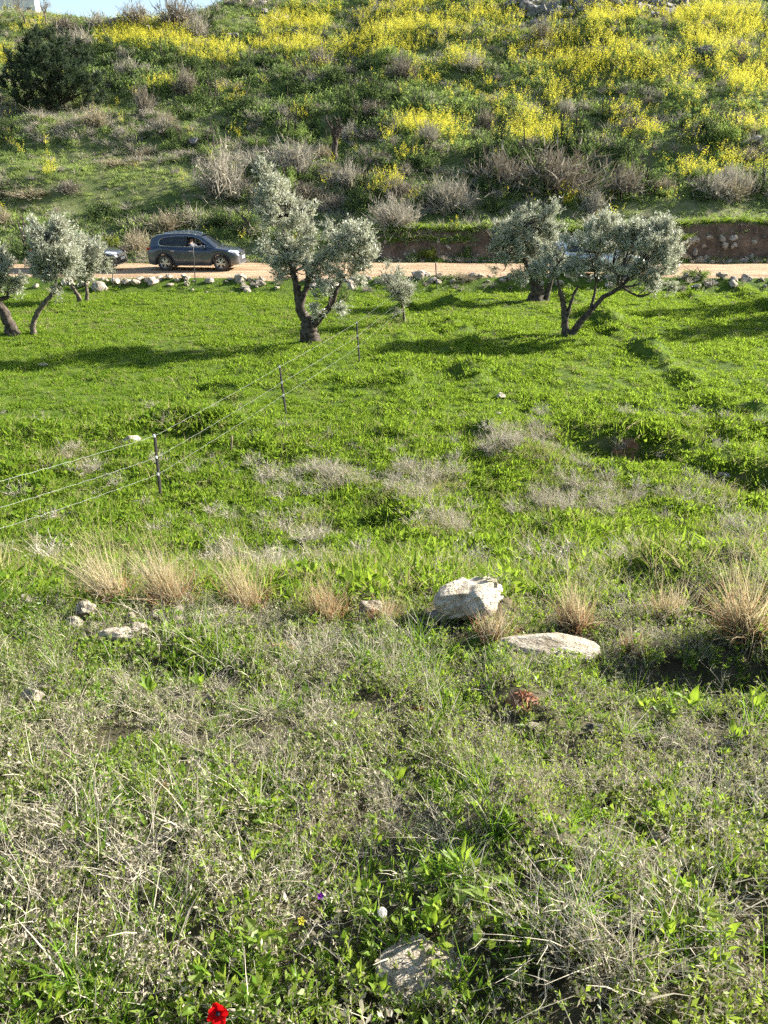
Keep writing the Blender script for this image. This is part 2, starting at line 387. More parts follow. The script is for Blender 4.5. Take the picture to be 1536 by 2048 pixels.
# ------------------------------------------------------------------ stuff: ground cover set out plant by plant
def gn_scatter(name, P, rot, scl, idx, sources, label, cat):
    """one object of kind stuff: every vertex carries one of the source plants"""
    coll = bpy.data.collections.new(name + '_plants')
    for k, me in enumerate(sources):
        coll.objects.link(bpy.data.objects.new('%s_%02d' % (name, k), me))
    me = bpy.data.meshes.new(name); me.vertices.add(len(P)); me.vertices.foreach_set('co', np.asarray(P, np.float32).ravel())
    a = me.attributes.new('rot', 'FLOAT_VECTOR', 'POINT'); a.data.foreach_set('vector', np.asarray(rot, np.float32).ravel())
    a = me.attributes.new('scl', 'FLOAT', 'POINT'); a.data.foreach_set('value', np.asarray(scl, np.float32))
    a = me.attributes.new('idx', 'INT', 'POINT'); a.data.foreach_set('value', np.asarray(idx, np.int32))
    o = bpy.data.objects.new(name, me); COL.objects.link(o)
    ng = bpy.data.node_groups.new(name, 'GeometryNodeTree')
    ng.interface.new_socket('Geometry', in_out='INPUT', socket_type='NodeSocketGeometry')
    ng.interface.new_socket('Geometry', in_out='OUTPUT', socket_type='NodeSocketGeometry')
    n, l = ng.nodes, ng.links
    gi = n.new('NodeGroupInput'); go = n.new('NodeGroupOutput')
    ci = n.new('GeometryNodeCollectionInfo'); ci.inputs['Collection'].default_value = coll
    ci.inputs['Separate Children'].default_value = True; ci.inputs['Reset Children'].default_value = True
    ip = n.new('GeometryNodeInstanceOnPoints'); ip.inputs['Pick Instance'].default_value = True
    def attr(nm, tp):
        k = n.new('GeometryNodeInputNamedAttribute'); k.data_type = tp; k.inputs['Name'].default_value = nm; return k.outputs['Attribute']
    e2r = n.new('FunctionNodeEulerToRotation')
    l.new(attr('rot', 'FLOAT_VECTOR'), e2r.inputs[0])
    l.new(gi.outputs[0], ip.inputs['Points']); l.new(ci.outputs[0], ip.inputs['Instance'])
    l.new(attr('idx', 'INT'), ip.inputs['Instance Index']); l.new(e2r.outputs[0], ip.inputs['Rotation'])
    l.new(attr('scl', 'FLOAT'), ip.inputs['Scale']); l.new(ip.outputs[0], go.inputs[0])
    md = o.modifiers.new('plants', 'NODES'); md.node_group = ng
    return tag(o, label, cat, kind='stuff')

def spots(y0, y1, dens, margin=1.2):
    """random points on the ground between two distances, in and a little beyond the view"""
    hw = lambda y: .54 * (y * cp + (CAMZ - np.interp(y, PROF_Y, PROF_Z)) * sp) + margin
    yy = np.linspace(y0, y1, 60); wsum = np.trapz(2 * hw(yy), yy)
    N = int(wsum * dens); mx = hw(yy).max()
    y = rng.uniform(y0, y1, N * 3); keep = rng.random(N * 3) < hw(y) / mx; y = y[keep][:N]
    x = rng.uniform(-1, 1, len(y)) * hw(y)
    z = height(x, y); px, py, dep = project(x, y, z)
    return x, y, z, px, py
def ell(px, py, L):
    t = np.zeros_like(px)
    for (cx, cy, rx, ry, wgt) in L:
        u = ((px - cx) / rx) ** 2 + ((py - cy) / ry) ** 2
        t = np.maximum(t, wgt * sstep(1.25, .55, u))
    return t
def steep(x, y):
    e = .12; return np.hypot(height(x + e, y) - height(x - e, y), height(x, y + e) - height(x, y - e)) / (2 * e)
def finish(name, x, y, z, sources, label, cat, s0, s1, tilt=.15, idx=None, sink=.0):
    N = len(x)
    rot = np.stack([rng.normal(0, tilt, N), rng.normal(0, tilt, N), rng.uniform(0, 6.283, N)], -1)
    scl = rng.uniform(s0, s1, N)
    if idx is None: idx = rng.integers(0, len(sources), N)
    return gn_scatter(name, np.stack([x, y, z - sink], -1), rot, scl, idx, sources, label, cat)

# --- source plants
def up_dirs(n, spread): return nrm(np.stack([rng.normal(0, spread, n), rng.normal(0, spread, n), np.ones(n)], -1))
def disc(n, r):
    a = rng.uniform(0, 6.283, n); q = r * np.sqrt(rng.random(n)); return np.stack([q * np.cos(a), q * np.sin(a), np.zeros(n)], -1)
def src_herb(ns=8, nl=14, R=.075, h=(.03, .11), ll=(.010, .024), pal=(0,), dead=.25, stemm=3):
    mb = MB(); b = disc(ns, R); d = up_dirs(ns, .38); H = rng.uniform(*h, ns)
    bend = rng.normal(0, .25, (ns, 3)); bend[:, 2] = -abs(bend[:, 2])
    blades(mb, b, d, bend, H, .0032, 2, stemm)
    t = rng.uniform(.12, 1.05, (ns, nl)); P = b[:, None] + d[:, None] * (H[:, None] * t)[..., None] + bend[:, None] * (H[:, None] * t ** 2)[..., None]
    P = P.reshape(-1, 3); n = len(P)
    ld = nrm(rdir(n) * .75 + np.array([0, 0, .85])); L = rng.uniform(*ll, n)
    m = rng.choice(pal, n)
    diamonds(mb, P, ld, L, L * rng.uniform(.26, .45, n), m)
    return mb
def src_tuft(nb=26, R=.04, h=(.08, .2), W=.005, spread=.45, bend=.5, m=(0,), segs=3):
    mb = MB(); b = disc(nb, R); d = up_dirs(nb, spread); bd = d * np.array([1, 1, 0]) * bend + rng.normal(0, .12, (nb, 3)); bd[:, 2] -= .18
    blades(mb, b, d, bd, rng.uniform(*h, nb), W * rng.uniform(.7, 1.3, nb), segs, rng.choice(m, nb)); return mb
def src_stalk(L=.4, lie=.8, nbr=8, m=0, m2=1, w=.0034, tips=4):
    mb = MB(); d = up_dirs(1, lie)[0]; bd = rng.normal(0, .25, 3); bd[2] = -.15
    t = np.linspace(0, 1, 7); P = d * (L * t)[:, None] + bd * (L * t ** 2)[:, None] + rng.normal(0, .006, (7, 3)); P[:, 2] += .01
    tube(mb, P, w * .5 * (1 - .6 * t), 3, m, False)
    tb = rng.uniform(.25, 1, nbr); B = d * (L * tb)[:, None] + bd * (L * tb ** 2)[:, None]
    bdv = nrm(d + rdir(nbr) * .9); bl = L * rng.uniform(.2, .5, nbr); bb = rng.normal(0, .3, (nbr, 3))
    blades(mb, B, bdv, bb, bl, w * .7, 3, m)
    for k in range(nbr):
        tt = rng.uniform(.4, 1.05, tips); Q = B[k] + bdv[k] * (bl[k] * tt)[:, None] + bb[k] * (bl[k] * tt ** 2)[:, None]
        diamonds(mb, Q, rdir(tips) + np.array([0, 0, .5]), rng.uniform(.008, .022, tips), .006, m2)
        blades(mb, Q[:2], nrm(bdv[k] + rdir(2) * .8), rng.normal(0, .2, (2, 3)), bl[k] * .4, w * .5, 2, m)
    return mb
def src_litter(n=40, R=.14, L=(.05, .2), w=.003, m=(0, 1)):
    mb = MB(); b = disc(n, R); b[:, 2] = rng.uniform(.0, .05, n); d = rdir(n); d[:, 2] = np.abs(d[:, 2]) * .35 + .05
    blades(mb, b, d, rng.normal(0, .2, (n, 3)), rng.uniform(*L, n), w, 2, rng.choice(m, n)); return mb
def src_weed(n=70, R=.12, H=.3, w=.004, m=(0,), tips=120, tl=.02, m2=(1,)):
    """a bushy dead weed: radiating forked twigs"""
    mb = MB(); b = disc(n, R * .35); d = up_dirs(n, .8); L = rng.uniform(.5, 1, n) * H; bd = rng.normal(0, .35, (n, 3)); bd[:, 2] = -np.abs(bd[:, 2]) * .5
    blades(mb, b, d, bd, L, w, 3, rng.choice(m, n))
    k = rng.integers(0, n, tips); t = rng.uniform(.35, 1, tips); Q = b[k] + d[k] * (L[k] * t)[:, None] + bd[k] * (L[k] * t ** 2)[:, None]
    blades(mb, Q, nrm(d[k] + rdir(tips) * .9), rng.normal(0, .2, (tips, 3)), L[k] * rng.uniform(.15, .4, tips), w * .7, 2, rng.choice(m, tips))
    if tl: diamonds(mb, Q, rdir(tips) + np.array([0, 0, .4]), rng.uniform(.5, 1, tips) * tl, tl * .45, rng.choice(m2, tips))
    return mb
def src_leafy(n=60, R=.2, H=.25, L=(.04, .07), wr=.45, m=(0,), spread=.9):
    mb = MB(); b = disc(n, R); b[:, 2] = rng.uniform(0, 1, n) ** .8 * H * (1 - (np.hypot(b[:, 0], b[:, 1]) / R) ** 2 * .6)
    LL = rng.uniform(*L, n); diamonds(mb, b, rdir(n) * spread + np.array([0, 0, .6]), LL, LL * wr, rng.choice(m, n)); return mb
def src_mustard(ns=6, H=(.6, 1.05), R=.16, nf=16, fs=.05):
    mb = MB(); b = disc(ns, R); d = up_dirs(ns, .22); h = rng.uniform(*H, ns); bd = rng.normal(0, .12, (ns, 3))
    blades(mb, b, d, bd, h, .012, 2, 0)
    tl = rng.uniform(.05, .6, (ns, 9)); P = (b[:, None] + d[:, None] * (h[:, None] * tl)[..., None]).reshape(-1, 3)
    diamonds(mb, P, rdir(len(P)) + np.array([0, 0, .3]), rng.uniform(.06, .13, len(P)), .05, 0)
    tf = rng.uniform(.68, 1.06, (ns, nf)); P = (b[:, None] + d[:, None] * (h[:, None] * tf)[..., None] + bd[:, None] * (h[:, None] * tf ** 2)[..., None]).reshape(-1, 3)
    P += rng.normal(0, .045, P.shape); s = rng.uniform(.6, 1.2, len(P)) * fs
    diamonds(mb, P, rdir(len(P)) * 1. + np.array([0, 0, .5]), s, s * .9, rng.choice([1, 1, 2], len(P)))
    return mb

HM = [M['herb'], M['herb_dry'], M['herb_pink'], M['straw'], M['blade']]
S_herb = [src_herb(pal=(0, 0, 0, 1)).mesh('low_herb', HM), src_herb(pal=(0, 0, 2, 1), ll=(.009, .019)).mesh('low_herb', HM),
          src_herb(pal=(0, 0, 4), ll=(.016, .034), nl=10).mesh('low_herb', HM), src_herb(pal=(0, 0, 1), h=(.05, .15), nl=16, ll=(.010, .02)).mesh('low_herb', HM)]
S_dryherb = [src_herb(pal=(1, 1, 2, 3, 0), ll=(.008, .02), nl=16, h=(.05, .15)).mesh('dead_herb', HM), src_herb(pal=(1, 3, 0), ll=(.007, .017), nl=18, h=(.05, .14)).mesh('dead_herb', HM),
             src_herb(pal=(1, 2, 0), ll=(.01, .022), nl=13, h=(.04, .12)).mesh('dead_herb', HM)]
SM = [M['straw'], M['herb_dry'], M['straw_grey']]
S_stalk = [src_stalk(.30, .45).mesh('dry_stalk', SM), src_stalk(.38, .6, 9).mesh('dry_stalk', SM), src_stalk(.3, .4, 7, 2).mesh('dry_stalk', SM),
           src_stalk(.42, 1.1, 6).mesh('dry_stalk', SM), src_stalk(.26, .5, 11, 2, 1, .003, 6).mesh('dry_stalk', SM)]
S_litter = [src_litter().mesh('straw_litter', SM), src_litter(30, .12, (.06, .25), .0035, (0, 2)).mesh('straw_litter', SM)]
S_weed = [src_weed(50, .1, .22, .003, (0, 2), 90, .014).mesh('dead_weed', SM), src_weed(40, .12, .28, .003, (0,), 80, .012).mesh('dead_weed', SM)]
BM = [M['blade'], M['straw'], M['herb']]
S_grass = [src_tuft(24, .03, (.08, .22), .0055, .4, .5, (0,)).mesh('grass_tuft', BM), src_tuft(18, .03, (.06, .16), .005, .5, .6, (0, 0, 0, 1)).mesh('grass_tuft', BM),
           src_tuft(14, .02, (.12, .28), .006, .3, .45, (0, 0, 1)).mesh('grass_tuft', BM)]

# --- the near slope
DRY = [(130, 1740, 260, 130, 1.), (250, 1900, 260, 150, .85), (600, 1540, 170, 130, .8), (760, 1660, 150, 90, .8), (1180, 1840, 170, 180, .85), (1400, 1550, 200, 100, .8), (1080, 1600, 140, 60, .6),
       (610, 1860, 110, 140, .7), (60, 1500, 120, 90, .6), (180, 1420, 140, 50, .5), (700, 1330, 200, 60, .6), (1270, 1270, 90, 60, .8), (480, 1260, 120, 30, .8), (300, 1265, 200, 40, .5), (450, 1450, 200, 60, .5),
       (1450, 1950, 140, 110, .6), (860, 1980, 120, 60, .4), (1150, 1450, 150, 50, .3), (380, 1760, 180, 80, .7), (480, 1930, 100, 100, .6)]
LUSH = [(340, 1330, 130, 60, 1.), (1400, 1370, 160, 70, 1.), (940, 1700, 100, 150, .9), (430, 1620, 140, 60, .6), (820, 1540, 90, 50, .7), (1390, 1850, 120, 100, .7), (880, 1840, 130, 90, .8), (1330, 1640, 120, 50, .4),
        (60, 1390, 90, 60, .7), (230, 1640, 90, 60, .6), (860, 1360, 160, 60, .6), (1110, 1390, 100, 60, .5), (560, 1640, 60, 80, .7), (120, 2000, 120, 60, .6), (1030, 1850, 60, 130, .6), (1480, 1440, 80, 40, .7)]
EXCL = [(862, 1955, 95, 45), (942, 1220, 90, 42), (1105, 1305, 105, 24), (235, 1282, 40, 16), (172, 1238, 24, 14), (352, 1242, 30, 16), (310, 1246, 22, 12), (280, 1272, 26, 12), (148, 1260, 22, 12), (740, 1228, 30, 18), (68, 1412, 24, 18), (1045, 1404, 44, 20), (566, 1296, 42, 16),
        (1182, 1468, 30, 12), (1318, 1690, 26, 14), (45, 1212, 26, 12), (878, 1246, 28, 12), (282, 880, 30, 12), (420, 1410, 18, 12), (316, 1582, 22, 10)]
def free(px, py):
    ok = np.ones(len(px), bool)
    for (cx, cy, rx, ry) in EXCL: ok &= ((px - cx) / rx) ** 2 + ((py - cy) / ry) ** 2 > 1
    return ok
def patchy(x, y): return np.clip(.55 + 1.0 * fbm(x * 1.6, y * 1.6, 73), .55, 1.5)
def lay(name, k, sources, label, cat, s0, s1, tilt, idx=None):
    N = int(k.sum()); rot = np.stack([rng.normal(0, tilt, N), rng.normal(0, tilt, N), rng.uniform(0, 6.283, N)], -1)
    sc = rng.uniform(s0, s1, N) * patchy(x[k], y[k])
    gn_scatter(name, np.stack([x, y, z], -1)[k], rot, sc, rng.integers(0, len(sources), N) if idx is None else idx, sources, label, cat)
def fade(y, x): return rng.random(len(y)) < sstep(5.3, 4.2, y + 1.6 * (fbm(x * .9, y * .9, 75) - .45))
x, y, z, px, py = spots(.35, 5.6, 300)
dry = ell(px, py, DRY) * (.5 + .8 * fbm(x * 3, y * 3, 71)); lush = ell(px, py, LUSH)
ok = free(px, py) & fade(y, x) & (fbm(x * 5, y * 5, 77) > .26)
isdry = rng.random(len(x)) < np.clip(.09 + .60 * dry - .3 * lush, .03, .85)
lay('dead_herbs', ok & isdry, S_dryherb, 'low beige dead herbs matted across the foreground slope', 'dry herbs', .7, 1.3, .25)
k = ok & ~isdry & (rng.random(len(x)) < 1 - .3 * lush); sp_n = fbm(x * 1.4, y * 1.4, 79)[k] + rng.normal(0, .05, int(k.sum()))
lay('low_herbs', k, S_herb, 'low olive green small-leaved herbs carpeting the foreground slope', 'herbs', .7, 1.4, .2, idx=np.digitize(sp_n, [.36, .45, .53]))
x, y, z, px, py = spots(.35, 5.6, 130)
lush = ell(px, py, LUSH); lay('grass_tufts', free(px, py) & fade(y, x) & (rng.random(len(x)) < .18 + .6 * lush + .3 * (fbm(x * 2, y * 2, 78) > .55)), S_grass, 'green grass blades growing through the herbs on the foreground slope', 'grass', .6, 1.1, .2)
SPM = [M['broad'], M['herb'], M['blade']]
def src_sprout(n=9, L=(.03, .065), wr=.36, m=(0, 0, 1)):
    mb = MB(); b = disc(n, .015); b[:, 2] = rng.uniform(.02, .07, n); d = up_dirs(n, .75); LL = rng.uniform(*L, n); side = nrm(np.cross(d, rdir(n)))
    nn = np.cross(d, side); mm = rng.choice(m, n)
    c = lambda t, dr: b + d * (LL * t)[:, None] - nn * (LL * dr)[:, None]
    W = (LL * wr * .5)[:, None]
    V = np.stack([b, c(.35, .02) - side * W, c(.35, .06), c(.35, .02) + side * W, c(.7, .10) - side * W * .75, c(.7, .14), c(.7, .10) + side * W * .75, c(1, .28)], 1).reshape(-1, 3); k = np.arange(n)[:, None] * 8
    mb.add(V, np.concatenate([k + [1, 4, 5, 2], k + [2, 5, 6, 3]]), np.tile(mm, 2)); mb.faces(np.concatenate([k + [0, 1, 2], k + [0, 2, 3], k + [4, 7, 5], k + [5, 7, 6]]), np.tile(mm, 4)); return mb
S_sprout = [src_sprout().mesh('sprout', SPM), src_sprout(7, (.04, .08), .28).mesh('sprout', SPM), src_sprout(11, (.02, .045), .45, (0, 1, 1)).mesh('sprout', SPM)]
x, y, z, px, py = spots(.35, 5.6, 60)
lush = ell(px, py, LUSH); lay('green_sprouts', free(px, py) & fade(y, x) & (rng.random(len(x)) < .22 + .78 * lush), S_sprout, 'small green leafy sprouts among the herbs of the foreground slope', 'sprouts', .7, 1.2, .25)
x, y, z, px, py = spots(.35, 5.8, 70)
dry = ell(px, py, DRY); lay('dry_stalks', free(px, py) & (rng.random(len(x)) < .05 + .45 * dry), S_stalk, 'bleached dry stalks and twigs tangled over the foreground slope', 'dry stalks', .5, .95, .18)
x, y, z, px, py = spots(.35, 5.8, 60)
dry = ell(px, py, DRY); k = free(px, py) & (rng.random(len(x)) < .06 + .6 * dry)
lay('straw_litter', k, S_litter + S_weed, 'pale straw and dead weed litter on the foreground slope', 'straw', .6, 1.1, .2)

# --- the lower slope and the field
FM = [M['field'], M['field2'], M['field_dry'], M['straw_grey'], M['straw']]
S_f1 = [src_tuft(17, .10, (.08, .18), .017, .5, .5, (0, 0, 1), 2).mesh('field_grass', FM), src_tuft(15, .10, (.06, .15), .018, .6, .4, (0,), 2).mesh('field_grass', FM), src_leafy(22, .12, .12, (.06, .10), .42, (0, 1), .6).mesh('field_clover', FM),
        src_tuft(17, .09, (.10, .22), .015, .35, .4, (0, 0, 2), 2).mesh('field_grass', FM), src_tuft(20, .10, (.12, .26), .008, .4, .5, (2, 2, 0), 2).mesh('field_grass', FM)]
x, y, z, px, py = spots(3.9, 16.5, 80, 2.)
WEED = [(1040, 892, 95, 38, 1.), (1170, 1000, 120, 45, .8), (850, 970, 90, 45, .9), (590, 955, 80, 34, .4), (145, 925, 70, 28, .7), (620, 1060, 80, 40, .7), (880, 1055, 60, 30, .8), (1090, 1090, 60, 35, .7), (1410, 1000, 80, 40, .45),
        (1480, 1100, 80, 50, .5), (1130, 945, 60, 28, .4), (690, 965, 70, 25, .7), (500, 1130, 120, 40, .2), (1300, 1150, 120, 40, .4), (610, 1150, 80, 40, .25), (990, 745, 50, 12, .5), (290, 760, 60, 14, .5), (880, 760, 60, 14, .4), (1250, 905, 80, 18, .8),
        (760, 1180, 100, 30, .25), (1150, 1180, 80, 40, .4), (60, 1120, 60, 30, .3), (1030, 1010, 60, 20, .3)]
wd = ell(px, py, WEED)
base = np.clip(.05 + .12 * sstep(1040, 1200, py) * (fbm(x * .6, y * .6, 80) > .42) + .5 * wd, 0, .85)
q = rng.random(len(x)); idx = np.where(q < base, 4, rng.choice([0, 1, 2, 3], len(x), p=[.35, .25, .2, .2]))
bare = ell(px, py, [(1245, 900, 50, 10, .6), (565, 1297, 45, 16, 1), (1190, 893, 40, 10, .8)])
k = (rng.random(len(x)) > bare) & free(px, py) & (rng.random(len(x)) < sstep(3.9, 5.0, y + 1.4 * (fbm(x * .9, y * .9, 75) - .45)))
tall = ell(px, py, [(440, 775, 60, 25, .6), (370, 845, 90, 30, .5), (1300, 870, 120, 25, .5), (70, 850, 90, 40, .35), (230, 860, 60, 20, .4), (60, 960, 80, 40, .5), (530, 900, 80, 30, .3)])  # taller clumps added to cast shade around the field hollows
N = int(k.sum())
rot = np.stack([rng.normal(0, .15, N), rng.normal(0, .15, N), rng.uniform(0, 6.283, N)], -1)
gn_scatter('meadow_grass', np.stack([x, y, z - .01], -1)[k], rot, rng.uniform(.75, 1.35, N) * (1 + tall[k]) * (.55 + 1.1 * fbm(x[k] * .9, y[k] * .9, 46)), idx[k], S_f1, 'lush green meadow grass on the lower slope below the tussocks', 'grass')
WM = [M['straw_grey'], M['straw'], M['herb_dry']]
S_w = [src_weed(46, .16, .34, .009, (0, 1), 90, .024).mesh('dead_weed', WM), src_weed(44, .18, .42, .009, (1, 0), 90, .024).mesh('dead_weed', WM), src_weed(40, .14, .28, .008, (0, 2), 70, .022).mesh('dead_weed', WM)]
x, y, z, px, py = spots(5.0, 17.5, 26, 2.)
wd = ell(px, py, WEED); k = rng.random(len(x)) < .03 + .8 * wd * (.4 + .8 * fbm(x * 1.1, y * 1.1, 88))
finish('dead_weeds', x[k], y[k], z[k], S_w, 'patches of grey beige dead weeds in the green meadow', 'dry weeds', .6, 1.25, .2)

FF = [M['field'], M['field2'], M['field_dry']]
S_f2 = [src_tuft(26, .16, (.08, .17), .024, .5, .4, (0, 0, 1), 2).mesh('field_turf', FF), src_leafy(36, .17, .07, (.05, .09), .5, (0, 1)).mesh('field_turf', FF), src_tuft(24, .15, (.09, .2), .014, .4, .4, (0, 0, 0, 2), 2).mesh('field_turf', FF),
        src_tuft(22, .15, (.06, .14), .015, .6, .5, (2, 0), 2).mesh('field_turf', FF)]
x, y, z, px, py = spots(16.0, 36.4, 30, 3.)
idx = rng.choice([0, 1, 2], len(x), p=[.42, .3, .28]); idx = np.where(rng.random(len(x)) < .04 + .30 * (fbm(x * .35, y * .5, 47) > .56), 3, idx)
k = rng.random(len(x)) < 1 - .8 * sstep(35.0, 35.6, y)
N = int(k.sum()); rot = np.stack([rng.normal(0, .12, N), rng.normal(0, .12, N), rng.uniform(0, 6.283, N)], -1)
lowf = .5 + 1.1 * fbm(x * .7, y * .7, 44)
gn_scatter('field_grass', np.stack([x, y, z - .01], -1)[k], rot, (rng.uniform(.7, 1.2, len(x)) * lowf)[k], idx[k], S_f2, 'short bright green grass covering the field around the olive trees', 'grass')

# --- the verge of rubble beside the road
VM = [M['straw_grey'], M['hill_dry'], M['hill_h'], M['shrub_brown']]
S_v = [src_weed(40, .18, .35, .014, (0, 1), 50, .03).mesh('verge_weed', VM), src_leafy(40, .2, .25, (.05, .09), .5, (2, 2, 1)).mesh('verge_weed', VM), src_weed(36, .2, .3, .014, (3, 0), 50, .03).mesh('verge_weed', VM)]
x, y, z, px, py = spots(35.5, 37.4, 3.2, 3.)
k = rng.random(len(x)) < .25 + .75 * (fbm(x * .35, y * .2, 50) > .5)
finish('verge_weeds', x[k], y[k], z[k], S_v, 'dry weeds growing among the stones at the near edge of the dirt road', 'weeds', .7, 1.3)
x = rng.uniform(-24, 24, 500); y = road_far(x) + rng.normal(.25, .22, 500); k = y > road_far(x) - .15
xb = rng.uniform(-2, 24, 700); yb = road_far(xb) + .5 + rng.uniform(-.1, 1.1, 700); kb = (steep(xb, yb) > .8) & (rng.random(700) < .55)
finish('bank_roots', xb[kb], yb[kb], height(xb, yb)[kb], [src_weed(26, .1, .22, .012, (0, 3), 30, .03).mesh('dead_roots', VM), src_leafy(26, .12, .14, (.04, .08), .45, (2, 2, 1)).mesh('bank_sprig', VM)], 'dead roots and sprigs clinging to the cut earth bank', 'roots', .6, 1.3, .5)
finish('bank_weeds', x[k], y[k], height(x, y)[k], S_v, 'low weeds along the foot of the hill beside the dirt road', 'weeds', .6, 1.2)

x = rng.uniform(-3, 24, 1500); y = road_far(x) + .5 + rng.uniform(.2, 1.7, 1500); st_ = steep(x, y); k = (st_ < 1.2) & (rng.random(1500) < .8)
S_b = [src_tuft(40, .2, (.15, .38), .03, .9, .8, (0, 0, 1), 2).mesh('bank_grass', [M['field'], M['hill_dry']]), src_tuft(34, .2, (.12, .3), .03, .8, .9, (0,), 2).mesh('bank_grass', [M['field'], M['hill_dry']])]
finish('bank_grass', x[k], y[k], height(x, y)[k], S_b, 'bright grass overhanging the top of the cut earth bank behind the road', 'grass', .7, 1.3, .3)

# --- the hillside
LM = [M['hill_g'], M['hill_h'], M['hill_dry'], M['mustard'], M['shrub_grey'], M['shrub_dark']]
S_h = [src_tuft(34, .32, (.2, .45), .035, .45, .4, (0, 0, 1), 2).mesh('hill_plant', LM), src_leafy(60, .36, .34, (.09, .16), .5, (1, 1, 0)).mesh('hill_plant', LM), src_leafy(56, .4, .45, (.09, .17), .45, (1,)).mesh('hill_plant', LM),
       src_tuft(36, .3, (.25, .6), .03, .5, .5, (2, 2, 0), 2).mesh('hill_plant', LM), src_weed(60, .3, .65, .03, (4, 2), 70, .05, (2,)).mesh('hill_plant', LM), src_tuft(36, .34, (.12, .28), .04, .5, .5, (0,), 2).mesh('hill_plant', LM),
       src_leafy(70, .5, .7, (.09, .17), .5, (5, 5, 1)).mesh('hill_plant', LM)]
YEL = [(290, 85, 100, 38, .9), (590, 70, 75, 40, .9), (800, 88, 140, 32, .9), (430, 118, 70, 25, .7), (520, 108, 90, 22, .8), (880, 45, 160, 34, .7), (1190, 95, 150, 62, .9), (1400, 60, 150, 45, .8), (1240, 45, 120, 25, .8), (1470, 150, 90, 55, .8), (1420, 195, 80, 35, .6),
       (1010, 203, 130, 28, .95), (870, 262, 90, 26, .9), (1010, 238, 90, 22, .9), (810, 305, 45, 28, .9), (760, 380, 42, 24, .85), (1310, 305, 75, 42, .9), (1400, 335, 80, 32, .8), (1490, 355, 60, 25, .6), (330, 182, 50, 9, .8), (515, 285, 60, 17, .5), (705, 312, 26, 26, .6), (1130, 130, 120, 45, .7),
       (640, 18, 60, 18, .7), (900, 8, 120, 14, .8), (5, 120, 28, 24, .8), (1080, 280, 80, 34, .7), (1250, 120, 60, 60, .5), (760, 40, 60, 20, .5), (20, 255, 30, 20, .25), (620, 240, 40, 20, .35), (470, 200, 40, 20, .25), (690, 240, 50, 24, .3), (930, 130, 60, 24, .5), (980, 70, 80, 30, .5),
       (850, 160, 40, 30, .5), (1180, 190, 70, 20, .3), (100, 355, 18, 10, .8), (1460, 250, 80, 40, .4), (1240, 245, 70, 25, .35), (1130, 410, 90, 14, .25), (60, 60, 60, 20, .3), (700, 110, 90, 20, .6), (640, 150, 60, 20, .3), (1500, 90, 60, 60, .5), (1330, 140, 80, 40, .55)]
GRS = [(200, 420, 330, 25, .9), (250, 370, 260, 40, .9), (100, 330, 160, 40, .8), (1330, 425, 240, 22, 1.), (1080, 440, 120, 14, .8), (1150, 160, 170, 10, .8), (1300, 200, 200, 12, .5), (280, 210, 110, 18, .8), (880, 445, 80, 12, .8), (420, 260, 120, 20, .4), (1250, 235, 180, 14, .3)]
GRY = [(240, 315, 130, 16, .9), (130, 240, 90, 30, .7), (180, 270, 140, 40, .5), (450, 330, 90, 50, .5), (560, 310, 110, 34, .7), (60, 220, 80, 20, .6), (700, 340, 70, 40, .5), (900, 370, 100, 40, .5), (240, 345, 50, 12, .7), (350, 60, 80, 50, .5), (1100, 60, 60, 30, .3), (1350, 270, 200, 40, .4), (1100, 230, 160, 50, .3), (600, 420, 200, 60, .3)]
DRK = [(300, 160, 160, 70, .7), (480, 180, 120, 60, .7), (640, 160, 110, 50, .7), (740, 210, 90, 60, .8), (560, 215, 140, 40, .7), (300, 440, 130, 26, .7), (1150, 300, 120, 50, .6), (900, 330, 80, 30, .6), (1100, 380, 160, 30, .7), (110, 440, 150, 18, .6), (880, 210, 60, 40, .6), (430, 420, 100, 40, .5), (1020, 340, 90, 30, .6), (1420, 240, 80, 30, .4), (1000, 140, 60, 24, .4), (230, 80, 80, 40, .4), (330, 40, 120, 40, .4)]
x, y, z, px, py = spots(43.2, 112, 6.0, 6.)
k = (px > -150) & (px < 1690) & (py > -80) & (steep(x, y) < 1.1); x, y, z, px, py = [a[k] for a in (x, y, z, px, py)]
g, gr, dk, ye = ell(px, py, GRS), ell(px, py, GRY), ell(px, py, DRK), ell(px, py, YEL)
nz = fbm(x * .16, y * .16, 61, 4)
Wt = np.stack([.9 + 1.2 * g, .9 + .9 * dk - .8 * g + 0 * nz, .55 + 1.6 * dk - .5 * g + 1.6 * (nz > .55), .45 + 1.6 * gr, .28 + 1.5 * gr * (1 - g) + .5 * (nz < .36), .5 + 3.5 * g, .08 + 1.3 * dk * (nz > .4)], -1); Wt = np.maximum(Wt, .01)
Wt = Wt.cumsum(1) / Wt.sum(1, keepdims=True); idx = (rng.random((len(x), 1)) > Wt).sum(1)
N = len(x); rot = np.stack([rng.normal(0, .15, N), rng.normal(0, .15, N), rng.uniform(0, 6.283, N)], -1)
gn_scatter('hillside_plants', np.stack([x, y, z - .03], -1), rot, rng.uniform(.55, 1.3, N) * (1 - .35 * g) * (1 + .3 * dk) * (.55 + 1.1 * fbm(x * .35, y * .35, 63)), idx, S_h, 'green and dry herbs and grass covering the terraced hillside', 'undergrowth')
S_m = [src_mustard().mesh('mustard_plant', [M['hill_h'], M['mustard'], M['mustard_pale']]), src_mustard(5, (.5, .9), .2, 22, .055).mesh('mustard_plant', [M['hill_h'], M['mustard'], M['mustard_pale']]), src_mustard(7, (.6, 1.2), .2, 12, .05).mesh('mustard_plant', [M['hill_h'], M['mustard'], M['mustard_pale']])]
x, y, z, px, py = spots(44.5, 112, 6.5, 6.)
ye = ell(px, py, YEL) * (.10 + 1.15 * (fbm(x * .3, y * .3, 66) > .385)) + .008 + .012 * (px > 780)
